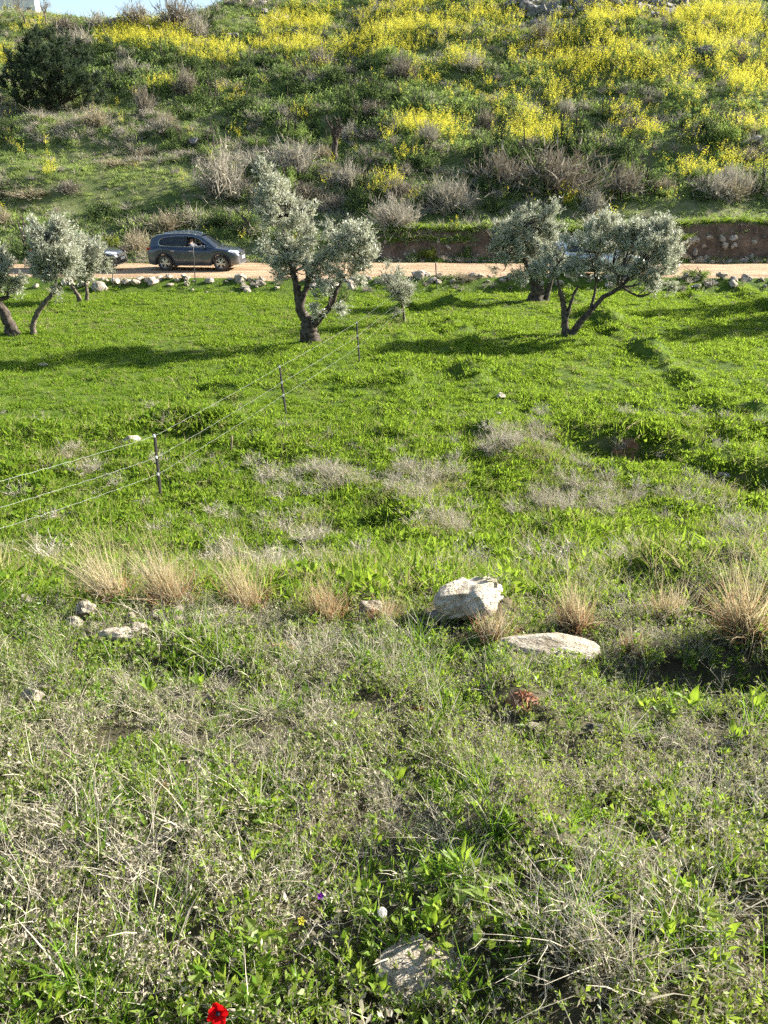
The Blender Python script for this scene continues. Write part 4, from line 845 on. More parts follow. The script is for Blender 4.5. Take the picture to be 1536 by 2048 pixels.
def bare_tree(px, py, hpx, label, seed, mat='shrub_brown', spread=.5, r0=.10, cat='tree', base=None):
    x, y, z = G(px, py) if base is None else base; s = ppm(x, y, z); H = hpx / s; r = np.random.default_rng(seed)
    root = empty('bare_tree', (x, y, z - .1)); tag(root, label, cat)
    tr = MB(); tw = MB(); P = smooth_path([[0, 0, 0], [r.normal(0, .05) * H, 0, .25 * H], [r.normal(0, .08) * H, .0, .5 * H]], 8); tube(tr, P, np.linspace(r0, r0 * .6, 8), 7, 0, True, .15)
    for k in range(9):
        a = P[r.integers(4, 8)]; tip = a + np.array([r.normal(0, spread * .5), r.normal(0, spread * .5), r.uniform(.2, .5)]) * H
        S = smooth_path([a, (a + tip) / 2 + r.normal(0, .04, 3) * H, tip], 7); tube(tr, S, np.linspace(r0 * .4, r0 * .08, 7), 5, 0, False)
        n = 40; q = S[r.integers(2, 7, n)]; blades(tw, q, nrm(rdir(n, r) + (tip - a) / H), r.normal(0, .2, (n, 3)), r.uniform(.06, .2, n) * H, r0 * .16, 2, 0, r)
    tr.obj('trunk', M[mat], root, True); tw.obj('crown', M[mat], root)
    return root
bare_tree(672, 326, 84, 'small charred leafless tree stump standing on the mid hillside', 401, 'bark', .2, .26)
bare_tree(52, 58, 66, 'bare tree in front of the white house on the skyline', 402)
bare_tree(92, 58, 64, 'bare tree on the skyline just right of the white house', 403)
bare_tree(250, 52, 40, 'little bare sapling on the skyline beside the open sky', 404, r0=.05)
bare_tree(1060, 440, 40, 'thin bare sapling above the cut bank behind the olives', 405, 'shrub_grey', .3, .04)

# ------------------------------------------------------------------ house on the skyline
hx, hy = -48.6, 118.; hz = float(height(hx, hy))
M['plaster'] = plain('white_plaster', (.74, .73, .70), .9, c2=(.62, .61, .58), scale=1.5, bump=.1, spec=.1)
M['glass_dark'] = plain('dark_glass', (.03, .035, .04), .08, spec=.6)
M['concrete'] = plain('grey_concrete', (.32, .31, .30), .9, c2=(.42, .41, .39), scale=3)
house = empty('house', (hx, hy, hz - .3), .25, .55); house.scale = (.5, .6, 1.08); tag(house, 'white flat-roofed house peeking over the skyline at far left', 'house')
mb = MB(); box(mb, (0, 0, 3.0), (9, 8, 7.0)); mb.obj('wall', M['plaster'], house)
mb = MB(); box(mb, (0, 0, 6.62), (9.5, 8.5, .22)); ro = mb.obj('roof', M['concrete'], house)
mb = MB(); 
for c, s in [((0, -4.1, 7.0), (9.3, .15, .52)), ((0, 4.1, 7.0), (9.3, .15, .52)), ((-4.57, 0, 7.0), (.15, 8.05, .52)), ((4.57, 0, 7.0), (.15, 8.05, .52))]: box(mb, c, s)
mb.obj('parapet', M['plaster'], ro)
for wx_ in (-2.8, 0, 2.8):
    for wz_ in (2.6, 5.2):
        mb = MB(); box(mb, (wx_, -4.0, wz_), (1.1, .12, 1.3)); wn_ = mb.obj('window', M['concrete'], house)
        mb = MB(); box(mb, (wx_, -4.05, wz_), (.95, .06, 1.15)); mb.obj('pane', M['glass_dark'], wn_)
        mb = MB(); box(mb, (wx_, -4.1, wz_ - .72), (1.3, .25, .08)); mb.obj('sill', M['concrete'], wn_)

# ------------------------------------------------------------------ fence
M['post'] = plain('dark_steel_post', (.03, .034, .04), .6, c2=(.07, .05, .04), scale=20, spec=.4)
M['wire'] = plain('white_fence_wire', (.22, .23, .21), .5, spec=.4)
M['insul'] = plain('insulator', (.75, .75, .72), .4)
M['wood'] = plain('weathered_stake', (.13, .09, .06), .9, c2=(.24, .18, .13), scale=18)
fb = [(-5.08, 8.15, 1.25), G(322, 998), G(572, 828), G(719, 725), G(874, 578)]
fb[0] = (fb[0][0], fb[0][1], float(height(fb[0][0], fb[0][1])))
tops = [np.array([-5.1, 8.15, 1.95])] + [on_plane(a, b, fb[i][1]) for i, (a, b) in enumerate([(309, 868), (559, 731), (713, 643), (871, 524)], 1)]
fence = empty('wire_fence', fb[1]); tag(fence, 'three-strand wire fence on thin dark posts running away across the slope and field', 'fence')
o0 = np.array(fb[1])
for i in range(5):
    mb = MB(); b = np.array(fb[i]) - o0; t = tops[i] - o0
    P = np.stack([b - [0, 0, .2], b, b + (t - b) * .5, t]); tube(mb, P, .028 if i < 4 else .03, 6, 0)
    po = mb.obj('post', M['post'], fence)
    for fr in (.98, .66, .40):
        mb = MB(); c = b + (t - b) * fr; box(mb, c + [.0, -.025, 0], (.03, .035, .045)); mb.obj('insulator', M['insul'], po)
for fr in (.98, .66, .40):
    mb = MB(); P = []
    for i in range(4):
        a = np.array(fb[i]) * (1 - fr) + tops[i] * fr - o0; c = np.array(fb[i + 1]) * (1 - fr) + tops[i + 1] * fr - o0
        for t in np.linspace(0, 1, 24, endpoint=(i == 3)):
            p = a * (1 - t) + c * t; p[2] -= .02 * 4 * t * (1 - t); P.append(p + [0, -.045, .006 * math.sin(t * 60 + i)])
    tube(mb, np.array(P), .0021, 5, 0); mb.obj('wire', M['wire'], fence)
def stake(px, py, tx, ty, r, label, mat='post', name='fence_post', group=None):
    x, y, z = G(px, py); b = np.array([x, y, z]); t = on_plane(tx, ty, y) - b
    mb = MB(); tube(mb, np.stack([[0, 0, -.15], t * .33, t * .66, t]), [r, r * .97, r * .93, r * .85], 7, 0, True, .08); return tag(mb.obj(name, M[mat], None, True, (x, y, z)), label, 'post', group)
stake(391, 571, 386, 492, .022, 'thin dark steel post standing in front of the dark car')
stake(226, 574, 224, 528, .022, 'thin dark steel post below the bonnet of the rear car')
stake(462, 905, 464, 872, .02, 'short wooden stake in the grass between the first two fence posts', 'wood', 'wooden_stake')
stake(36, 575, 37, 540, .03, 'dark post at the rubble near the left edge')

# ------------------------------------------------------------------ cars
M['tyre'] = plain('tyre_rubber', (.022, .021, .02), .85, c2=(.10, .08, .06), scale=9)
M['rim'] = plain('alloy_rim', (.55, .55, .56), .3, .9)
M['black'] = plain('black_plastic', (.018, .018, .02), .6)
M['chrome'] = plain('chrome', (.75, .75, .76), .18, 1.)
M['lamp'] = plain('headlamp_glass', (.75, .77, .80), .12, .3, coat=1.)
M['tail'] = plain('tail_lamp', (.28, .012, .012), .2, coat=1.)
M['plate'] = plain('licence_plate', (.80, .79, .74), .5)
M['cabin'] = plain('cabin_dark', (.03, .03, .035), .8)
def window_glass():
    m, nt, n, l, b = new_mat('car_window'); b.inputs['Base Color'].default_value = (.02, .025, .03, 1); b.inputs['Roughness'].default_value = .04
    tr = n.new('ShaderNodeBsdfTransparent'); tr.inputs[0].default_value = (.55, .6, .62, 1); ms = n.new('ShaderNodeMixShader'); ms.inputs[0].default_value = .3
    l.new(b.outputs[0], ms.inputs[1]); l.new(tr.outputs[0], ms.inputs[2]); l.new(ms.outputs[0], n['Material Output'].inputs[0]); return m
M['window'] = window_glass()
def car_paint(name, c, dust):
    m, nt, n, l, b = new_mat(name); tc = n.new('ShaderNodeTexCoord'); sx = n.new('ShaderNodeSeparateXYZ'); l.new(tc.outputs['Object'], sx.inputs[0])
    no = n.new('ShaderNodeTexNoise'); no.inputs['Scale'].default_value = 3.; no.inputs['Detail'].default_value = 5; l.new(tc.outputs['Object'], no.inputs['Vector'])
    mr = n.new('ShaderNodeMapRange'); mr.inputs[1].default_value = .95; mr.inputs[2].default_value = .3; l.new(sx.outputs[2], mr.inputs[0])   # road dust kicked up onto the lower body
    mu = n.new('ShaderNodeMath'); mu.operation = 'MULTIPLY'; l.new(mr.outputs[0], mu.inputs[0]); l.new(no.outputs['Fac'], mu.inputs[1])
    mx = n.new('ShaderNodeMix'); mx.data_type = 'RGBA'; mx.inputs[6].default_value = (*c, 1); mx.inputs[7].default_value = (*dust, 1); l.new(mu.outputs[0], mx.inputs[0])
    l.new(mx.outputs[2], b.inputs['Base Color']); b.inputs['Roughness'].default_value = .32; b.inputs['Coat Weight'].default_value = .8; b.inputs['Metallic'].default_value = .25; return m
def make_wheel(root, x, y, R=.355, Wd=.225, sgn=-1):
    w_ = empty('wheel', (x, y, R)); w_.parent = root
    mb = MB(); n = 28; th = np.arange(n) * 2 * math.pi / n; prof = [(-.5, .66), (-.5, .9), (-.38, 1.), (.38, 1.), (.5, .9), (.5, .66)]
    V = np.array([[[q * R * math.cos(t), p * Wd, q * R * math.sin(t)] for t in th] for p, q in prof]); i, j = np.meshgrid(np.arange(5), np.arange(n), indexing='ij'); j2 = (j + 1) % n
    mb.add(V.reshape(-1, 3), np.stack([i * n + j, i * n + j2, (i + 1) * n + j2, (i + 1) * n + j], -1).reshape(-1, 4)); mb.obj('tyre', M['tyre'], w_, True)
    mb = MB(); yo = sgn * Wd * .42
    for k in range(10):
        a = k * 2 * math.pi / 10 + (.12 if k % 2 else -.12); d = np.array([math.cos(a), 0, math.sin(a)]); s = np.array([-d[2], 0, d[0]]) * R * .055
        p0 = d * R * .12 + [0, yo, 0]; p1 = d * R * .66 + [0, yo * .9, 0]; th_ = np.array([0, -sgn * .03, 0])
        mb.add([p0 - s, p0 + s, p1 + s, p1 - s, p0 - s + th_, p0 + s + th_, p1 + s + th_, p1 - s + th_], [[0, 1, 2, 3], [7, 6, 5, 4], [0, 4, 5, 1], [1, 5, 6, 2], [2, 6, 7, 3], [3, 7, 4, 0]])
    t2 = np.linspace(0, 2 * math.pi, 29); tube(mb, np.stack([np.cos(t2) * R * .65, np.full(29, yo * .95), np.sin(t2) * R * .65], -1), .014, 5, 0, False)
    tube(mb, np.array([[0, yo * .7, 0], [0, yo * 1.1, 0]]), R * .15, 12, 0); mb.obj('rim', M['rim'], w_)
    mb = MB(); tube(mb, np.array([[0, sgn * Wd * .1, 0], [0, sgn * Wd * .16, 0]]), R * .66, 24, 0); mb.obj('brake_disc', M['black'], w_)
def make_car(name, loc, rz, paint, label, group, s=1., driver=False):
    root = empty(name, loc, rz, s); tag(root, label, 'car', group)
    XF, XR, RA = 1.36, -1.34, .43
    xs = np.unique(np.concatenate([np.linspace(-2.2, 2.24, 46), XF + np.linspace(-RA, RA, 15), XR + np.linspace(-RA, RA, 15)]))
    def zb(x):
        z = .24 + .06 * max(0, abs(x) - 1.9) / .3
        for c in (XF, XR):
            if abs(x - c) < RA: z = max(z, .33 + math.sqrt(RA ** 2 - (x - c) ** 2))
        return z
    belt = lambda x: float(np.interp(x, [-2.2, -2.1, -1.8, -1, 0, .9, 1.05, 1.5, 1.9, 2.1, 2.2, 2.24], [.80, 1.02, 1.08, 1.05, 1.02, 1.02, 1.04, .985, .92, .85, .74, .66]))
    hw = lambda x: .925 * float(np.interp(x, [-2.2, -2.12, -1.9, -1.4, 0, 1.4, 1.85, 2.1, 2.2, 2.24], [.80, .9, .965, 1, .985, 1, .95, .84, .74, .66]))
    mb = MB(); prof = [(0., .0), (.90, .0), (.985, .10), (1.0, .38), (.985, .62), (1.0, .80), (.955, .95), (.86, 1.0), (.45, 1.02), (0, 1.03)]
    rows = []
    for x in xs:
        b0, b1, w_ = zb(x), belt(x), hw(x)
        half = [(w_ * a, min(b0 + .0, b1 - .02) * (1 - f) + b1 * f) if f <= 1 else (w_ * a, b1 + (f - 1) * .9) for a, f in prof]
        # keep the fixed crease heights except where the wheel arch cuts in
        half = [(a, max(zz, b0)) for a, zz in half]
        rows.append([(x, -a, zz) for a, zz in half] + [(x, a, zz) for a, zz in half[-2:0:-1]])
    V = np.array(rows); n = V.shape[1]; i, j = np.meshgrid(np.arange(len(xs) - 1), np.arange(n), indexing='ij'); j2 = (j + 1) % n
    mb.add(V.reshape(-1, 3), np.stack([i * n + j, (i + 1) * n + j, (i + 1) * n + j2, i * n + j2], -1).reshape(-1, 4))
    for r_, fl in ((0, 1), (len(xs) - 1, 0)):
        c = mb.add([V[r_].mean(0)], np.zeros((0, 3))); jj = np.arange(n); k2 = (jj + 1) % n
        mb.faces(np.stack([np.full(n, c), r_ * n + (jj if fl else k2), r_ * n + (k2 if fl else jj)], -1))
    body = mb.obj('body', paint, root, True)
    # cabin: roof shell, pillars and glass
    rail = lambda x: float(np.interp(x, [-2.0, -1.7, -1.2, -.5, .1, .45], [1.42, 1.54, 1.61, 1.645, 1.61, 1.53]))
    rx_ = np.linspace(-1.98, .42, 14); ry = np.array([.0, .3, .52, .62, .66]); mb = MB(); rows = []
    for x in rx_:
        zc = rail(x); wq = .66 * float(np.interp(x, [-2, -1.6, 0, .42], [.90, .97, 1, .96])) / .66
        up = [(x, -a * wq, zc + .03 * (1 - (a / .66) ** 2) - (.05 if a > .64 else 0)) for a in ry[::-1]] + [(x, a * wq, zc + .03 * (1 - (a / .66) ** 2) - (.05 if a > .64 else 0)) for a in ry[1:]]
        rows.append(up)
    V = np.array(rows); n = V.shape[1]; i, j = np.meshgrid(np.arange(13), np.arange(n - 1), indexing='ij'); V2 = V.copy(); V2[:, :, 2] -= .035
    a = mb.add(V.reshape(-1, 3), np.stack([i * n + j, (i + 1) * n + j, (i + 1) * n + j + 1, i * n + j + 1], -1).reshape(-1, 4))
    mb.add(V2.reshape(-1, 3), np.stack([i * n + j, i * n + j + 1, (i + 1) * n + j + 1, (i + 1) * n + j], -1).reshape(-1, 4))
    roof = mb.obj('roof', paint, root, True)
    sideY = lambda z, x: .815 - (z - 1.0) / .6 * .165 * 1.0 - .06 * max(0, -x - 1.4)
    outer = [(-2.06, 1.03), (-2.0, 1.2), (-1.95, 1.40), (-1.5, 1.56), (-.8, 1.615), (-.3, 1.625), (.15, 1.58), (.45, 1.51), (.85, 1.25), (1.12, 1.03), (.4, 1.0), (-.3, 1.0), (-1.0, 1.0), (-1.6, 1.02)]
    inner = [(-1.58, 1.15), (-1.60, 1.24), (-1.52, 1.40), (-1.3, 1.49), (-.8, 1.545), (-.3, 1.555), (.1, 1.52), (.38, 1.43), (.62, 1.26), (.80, 1.09), (.4, 1.08), (-.3, 1.085), (-1.0, 1.10), (-1.4, 1.115)]
    for sg in (-1, 1):
        mb = MB(); n = len(outer); O = np.array([(x, sg * sideY(z, x), z) for x, z in outer]); I = np.array([(x, sg * sideY(z, x), z) for x, z in inner])
        j = np.arange(n); j2 = (j + 1) % n; f = np.stack([j, j2, n + j2, n + j], -1); mb.add(np.concatenate([O, I]), f if sg > 0 else f[:, ::-1])
        mb.add(np.concatenate([O, I]) - [0, sg * .05, 0], f[:, ::-1] if sg > 0 else f)
        pl = mb.obj('side_pillar', paint, root)
        mb = MB(); tube(mb, np.concatenate([I, I[:1]]) + [0, sg * .006, 0], .013, 5, 0, False); mb.obj('window_trim', M['chrome'], pl)
        mb = MB(); P = [(-.36, 1.085), (-.27, 1.085), (-.21, 1.55), (-.27, 1.553)]
        mb.add([(x, sg * (sideY(z, x) - .004), z) for x, z in P], [[0, 1, 2, 3]]); mb.add([(x, sg * (sideY(z, x) - .02), z) for x, z in P], [[3, 2, 1, 0]]); mb.obj('door_pillar', M['black'], pl)
        # glass: rear side always, front side unless the driver's window is down
        fr = [(x, z) for x, z in inner]; rear = [(-.33, 1.085)] + [fr[12], fr[13], fr[0], fr[1], fr[2], fr[3], fr[4]] + [(-.25, 1.554)]
        front = [(-.29, 1.085), (-.22, 1.55), fr[6], fr[7], fr[8], fr[9], fr[10]]
        for nm, pg in (('rear_window', rear), ('front_window', front)):
            if driver and nm == 'front_window' and sg < 0: continue
            mb = MB(); Vv = np.array([(x, sg * (sideY(z, x) - .022), z) for x, z in pg]); c = Vv.mean(0); m_ = len(Vv); k = np.arange(m_)
            mb.add(np.concatenate([Vv, [c]]), np.stack([k, (k + 1) % m_, np.full(m_, m_)], -1)); mb.obj(nm, M['window'], root)
        mb = MB(); tube(mb, smooth_path([(-1.7, sg * .58, 1.575), (-1.0, sg * .60, 1.66), (-.2, sg * .60, 1.665), (.2, sg * .58, 1.60)], 12), .018, 6, 0); mb.obj('roof_rail', M['chrome'], roof, True)
        # mirror
        mb = MB(); box(mb, (.62, sg * .93, 1.10), (.11, .20, .13)); box(mb, (.65, sg * .83, 1.06), (.06, .1, .05)); mo = mb.obj('wing_mirror', paint, root); bv = mo.modifiers.new('round', 'BEVEL'); bv.width = .03; bv.segments = 2
        for hx_ in (-1.0, -.12):
            mb = MB(); tube(mb, np.array([(hx_, sg * .935, .90), (hx_ + .2, sg * .937, .905)]), .014, 6, 0); mb.obj('door_handle', M['chrome'], body)
        for dx_ in (-.32, .86):
            mb = MB(); yq = sg * (.925 * .985 + .001); mb.add([(dx_, yq, .34), (dx_ + .012, yq, .34), (dx_ + .012, yq * .995, .92), (dx_, yq * .995, .92)], [[0, 1, 2, 3]]); mb.obj('door_seam', M['black'], body)
        mb = MB(); box(mb, (0, sg * .91, .285), (1.75, .06, .09)); mb.obj('side_sill', M['black'], body)
        for c in (XF, XR):                                    # wheel arch cladding
            t = np.linspace(-.12, math.pi + .12, 17); r0, r1 = RA - .005, RA + .055; yq = sg * .935
            Vv = np.concatenate([np.stack([c + r0 * np.cos(t), np.full(17, yq), .33 + r0 * np.sin(t)], -1), np.stack([c + r1 * np.cos(t), np.full(17, yq * .992), .33 + r1 * np.sin(t)], -1), np.stack([c + r0 * np.cos(t), np.full(17, yq * .8), .33 + r0 * np.sin(t)], -1)])
            k = np.arange(16); mb = MB(); mb.add(Vv, np.concatenate([np.stack([k, k + 1, 17 + k + 1, 17 + k], -1), np.stack([k, k + 1, 34 + k + 1, 34 + k], -1)])); mb.obj('wheel_arch', M['black'], body)
            make_wheel(root, c, sg * .80, sgn=sg)
        # lamps
        mb = MB(); Vv = [(2.17, sg * .66, .80), (2.19, sg * .52, .79), (2.14, sg * .50, .87), (1.80, sg * .80, .935), (1.72, sg * .875, .88), (1.95, sg * .80, .80)]
        Vv = np.array(Vv) + [.022, sg * .02, .015]; c = Vv.mean(0) + [.02, sg * .02, .01]; k = np.arange(6); mb.add(np.concatenate([Vv, [c]]), np.stack([k, (k + 1) % 6, np.full(6, 6)], -1)); mb.obj('headlight', M['lamp'], root, True)
        mb = MB(); box(mb, (2.14, sg * .60, .50), (.1, .16, .10)); mb.obj('fog_lamp', M['lamp'], root)
        mb = MB(); box(mb, (-2.06, sg * .74, .98), (.22, .18, .12)); mb.obj('tail_light', M['tail'], root)
    def quadgrid(P00, P10, P11, P01, name, mat, bulge):
        mb = MB(); u, v = np.meshgrid(np.linspace(0, 1, 9), np.linspace(0, 1, 6), indexing='ij'); P00, P10, P11, P01 = map(np.array, (P00, P10, P11, P01))
        S = P00 * ((1 - u) * (1 - v))[..., None] + P10 * (u * (1 - v))[..., None] + P11 * (u * v)[..., None] + P01 * ((1 - u) * v)[..., None]
        S = S + np.array(bulge) * (4 * u * (1 - u))[..., None]; i, j = np.meshgrid(np.arange(8), np.arange(5), indexing='ij')
        mb.add(S.reshape(-1, 3), np.stack([i * 6 + j, (i + 1) * 6 + j, (i + 1) * 6 + j + 1, i * 6 + j + 1], -1).reshape(-1, 4)); return mb.obj(name, mat, root, True)
    quadgrid((1.10, -.76, 1.04), (1.10, .76, 1.04), (.43, .63, 1.525), (.43, -.63, 1.525), 'windscreen', M['window'], (.10, 0, .0))
    quadgrid((-2.08, -.74, 1.06), (-2.08, .74, 1.06), (-1.97, .60, 1.40), (-1.97, -.60, 1.40), 'rear_screen', M['window'], (-.04, 0, 0))
    mb = MB(); box(mb, (2.20, 0, .72), (.08, .88, .13)); g_ = mb.obj('grille', M['black'], root)
    for q in (-.035, .0, .035):
        mb = MB(); box(mb, (2.245, 0, .72 + q), (.01, .84, .014)); mb.obj('grille_bar', M['chrome'], g_)
    mb = MB(); box(mb, (2.17, 0, .42), (.16, 1.1, .14)); mb.obj('lower_intake', M['black'], root)
    mb = MB(); box(mb, (2.15, 0, .30), (.2, 1.25, .05)); mb.obj('skid_plate', M['rim'], root)
    mb = MB(); box(mb, (2.262, 0, .57), (.014, .52, .12)); mb.obj('licence_plate', M['plate'], root)
    mb = MB(); box(mb, (-2.215, 0, .72), (.014, .52, .12)); mb.obj('licence_plate', M['plate'], root)
    # inside
    mb = MB(); box(mb, (.95, 0, 1.0), (.4, 1.35, .12)); mb.obj('dashboard', M['cabin'], root)
    for sg in (-1, 1):
        st = empty('seat', (-.25, sg * .37, .0)); st.parent = root
        mb = MB(); box(mb, (0, 0, 1.12), (.16, .46, .62), 0, Matrix.Rotation(-.22, 3, 'Y')); mb.obj('backrest', M['cabin'], st)
        mb = MB(); box(mb, (-.10, 0, 1.49), (.10, .24, .14)); mb.obj('headrest', M['cabin'], st)
    t2 = np.linspace(0, 2 * math.pi, 21); mb = MB(); tube(mb, np.stack([.62 - .08 * np.sin(t2), .37 + .18 * np.cos(t2), 1.08 + .16 * np.sin(t2)], -1), .016, 5, 0, False); mb.obj('steering_wheel', M['cabin'], root)
    return root
CG = 'cars stopped along the dirt road'
sv = G(331, 541); cx, cy = sv[0], sv[1]
P_navy = car_paint('dark_blue_paint', (.022, .034, .058), (.22, .20, .17)); P_grey = car_paint('charcoal_paint', (.03, .032, .036), (.2, .17, .13)); P_white = car_paint('white_paint', (.72, .73, .74), (.45, .38, .30))
CS = 1.06
yaw = math.radians(-3)
# local rear near wheel (-1.34, -.8) sits where the photo shows it
def car_at(px, py, lx, ly, yaw, s):
    x, y, z = G(px, py); c, q = math.cos(yaw), math.sin(yaw); return (x - s * (lx * c - ly * q), y - s * (lx * q + ly * c), ROAD_Z + .015)
loc1 = car_at(332, 542, -1.34, -.9, yaw, CS)
make_car('sport_utility_car', loc1, yaw, P_navy, 'dark blue dusty sport utility car with its driver window down on the dirt road', CG, CS, True)
loc2 = car_at(228, 543, 2.0, -.8, yaw, 1.)
make_car('parked_car', loc2, math.radians(-4), P_grey, 'charcoal car half hidden by the left olives behind the dark blue one', CG, 1.)
loc3 = car_at(1140, 552, -1.34, -.9, math.radians(-2), 1.)
make_car('parked_car', loc3, math.radians(-2), P_white, 'white car almost hidden behind the spreading right-hand olive', CG, 1.)

# the driver: one continuous figure grown on a skeleton
def make_driver(loc, yaw, s):
    J = {'pelvis': (-.08, .37, .62), 'waist': (-.12, .37, .82), 'chest': (-.14, .37, 1.06), 'neck': (-.13, .37, 1.22), 'head': (-.09, .37, 1.33), 'crown': (-.08, .37, 1.44),
         'sl': (-.12, .56, 1.15), 'el': (.06, .60, .95), 'hl': (.32, .52, 1.07), 'gl': (.40, .50, 1.12), 'sr': (-.12, .18, 1.15), 'er': (.05, -.02, 1.02), 'hr': (.24, .10, 1.06), 'gr': (.33, .2, 1.1),
         'kl': (.42, .47, .66), 'fl': (.74, .47, .40), 'kr': (.42, .27, .66), 'fr': (.74, .27, .40)}
    Ed = [('pelvis', 'waist'), ('waist', 'chest'), ('chest', 'neck'), ('neck', 'head'), ('head', 'crown'), ('chest', 'sl'), ('sl', 'el'), ('el', 'hl'), ('hl', 'gl'), ('chest', 'sr'), ('sr', 'er'), ('er', 'hr'), ('hr', 'gr'), ('pelvis', 'kl'), ('kl', 'fl'), ('pelvis', 'kr'), ('kr', 'fr')]
    Rr = {'pelvis': .15, 'waist': .14, 'chest': .16, 'neck': .055, 'head': .095, 'crown': .07, 'sl': .065, 'el': .046, 'hl': .034, 'gl': .036, 'sr': .065, 'er': .046, 'hr': .034, 'gr': .036, 'kl': .07, 'fl': .05, 'kr': .07, 'fr': .05}
    ks = list(J); me = bpy.data.meshes.new('person'); flip = [(a, -(b - .37) - .37, c) for a, b, c in J.values()]
    me.from_pydata(flip, [(ks.index(a), ks.index(b)) for a, b in Ed], []); o = bpy.data.objects.new('person', me); COL.objects.link(o)
    o.modifiers.new('skin', 'SKIN'); 
    if not me.skin_vertices: me.attributes.new('skin', 'FLOAT', 'POINT')
    for i, k in enumerate(ks): me.skin_vertices[0].data[i].radius = (Rr[k], Rr[k]); me.skin_vertices[0].data[i].use_root = (k == 'pelvis')
    o.modifiers.new('sub', 'SUBSURF').levels = 2; o.modifiers['sub'].render_levels = 2
    o.location = loc; o.rotation_euler = (0, 0, yaw); o.scale = (s, s, s)
    m, nt, n, l, b = new_mat('skin_and_shirt'); tc = n.new('ShaderNodeTexCoord'); sx = n.new('ShaderNodeSeparateXYZ'); l.new(tc.outputs['Object'], sx.inputs[0])
    st = n.new('ShaderNodeMath'); st.operation = 'GREATER_THAN'; st.inputs[1].default_value = 1.2; l.new(sx.outputs[2], st.inputs[0]); mx = n.new('ShaderNodeMix'); mx.data_type = 'RGBA'; mx.inputs[6].default_value = (.55, .50, .50, 1); mx.inputs[7].default_value = (.42, .26, .19, 1)
    l.new(st.outputs[0], mx.inputs[0]); l.new(mx.outputs[2], b.inputs['Base Color']); b.inputs['Roughness'].default_value = .7; me.materials.append(m)
    hm = plain('dark_hair', (.02, .016, .012), .6); h = rock_mesh('hair', 77, 3, .05, 1., 0); h.materials.append(hm); ho = inst('hair', h, (-.105, -.37, 1.43), s=(.105, .095, .085), parent=o)
    return tag(o, 'driver in a pale shirt seated behind the lowered window of the dark blue car', 'person')
make_driver(loc1, yaw, CS)

def Gh(px, py, h):
    # where the sight line comes within h of the ground
    r = ray(px, py); t = np.arange(.6, 9, .004); P = r[None, :] * t[:, None]; P[:, 2] += CAMZ
    i = int(np.argmax(P[:, 2] < height(P[:, 0], P[:, 1]) + h)); return tuple(float(v) for v in P[i])
# ------------------------------------------------------------------ tall dry tussocks
def tussock(px, py, hpx, wpx, label, seed, lean=(-.15, 0), red=.4, n=420, dark=0, group=None):
    global rng
    keep = rng; rng = np.random.default_rng(seed)
    x, y, z = G(px, py); s = ppm(x, y, z); H = .9 * hpx / s; W = wpx / s
    root = empty('grass_tussock', (x, y, z - .02)); tag(root, label, 'tussock', group)
    n = int(n * rng.uniform(.6, .85)); sp_ = rng.uniform(.13, .24)
    mb = MB(); b = disc(n, W * .22); d = nrm(np.stack([rng.normal(lean[0], sp_, n), rng.normal(lean[1], sp_, n), np.ones(n)], -1)); L = 1.2 * H * rng.uniform(.3, 1.1, n) ** 1.3
    bd = d * [1, 1, 0] * rng.uniform(-.2, .7, (n, 1)) + rng.normal(0, .14, (n, 3)); bd[:, 2] -= rng.random(n) ** 3 * .8
    br_ = rng.random(n) < .12; d[br_] = nrm(d[br_] + rng.normal(0, .8, (br_.sum(), 3)) * [1, 1, .2])
    blades(mb, b, d, bd, L, .005, 5, 0)
    mb.obj('straw_blades', M['tussock'], root)
    mb = MB(); m = int(n * 1.3); b = disc(m, W * .33); d = nrm(np.stack([rng.normal(lean[0] * .4, .5, m), rng.normal(0, .5, m), np.ones(m)], -1)); bd = rng.normal(0, .25, (m, 3)); bd[:, 2] -= .2
    blades(mb, b, d, bd, H * rng.uniform(.15, red + .15, m), .006, 3, rng.choice([0, 0, 0, 1], m)); mb.obj('base_blades', [M['tussock_red'], M['shrub_brown'] if dark else M['tussock']], root)
    rng = keep; return root
for a in [(232, 1205, 165, 105, 'tall pale tussock, first from the left in the row, arching leftward', 501, (-.28, 0), .35, 480, 1), (345, 1212, 180, 120, 'tallest pale tussock with red-brown base, second from the left in the row', 502, (-.18, 0), .5, 560, 1), (495, 1222, 170, 120, 'pale tussock with dead grey twigs at its base, third from the left in the row', 503, (-.15, 0), .4, 480, 1),
          (655, 1236, 100, 120, 'low rusty tussock left of the small white rock', 504, (-.1, 0), .9, 420, 0), (765, 1246, 70, 80, 'lowest rusty tussock right beside the small white rock', 505, (.1, 0), .9, 280, 0), (990, 1275, 70, 110, 'squat brown tussock at the right foot of the boulder', 506, (0, 0), .9, 420, 1),
          (1150, 1255, 130, 90, 'brownish tussock standing above the long white slab', 507, (-.12, 0), .55, 380, 1), (1335, 1250, 110, 130, 'wide shaded brown tussock between two others on the right', 508, (0, 0), .7, 420, 1), (1490, 1275, 200, 130, 'tall red-based tussock at the right edge of the view', 509, (-.22, 0), .6, 560, 1), (1270, 1305, 70, 80, 'small beige tussock below the wide shaded one', 510, (0, 0), .7, 240, 0)]:
    tussock(*a)

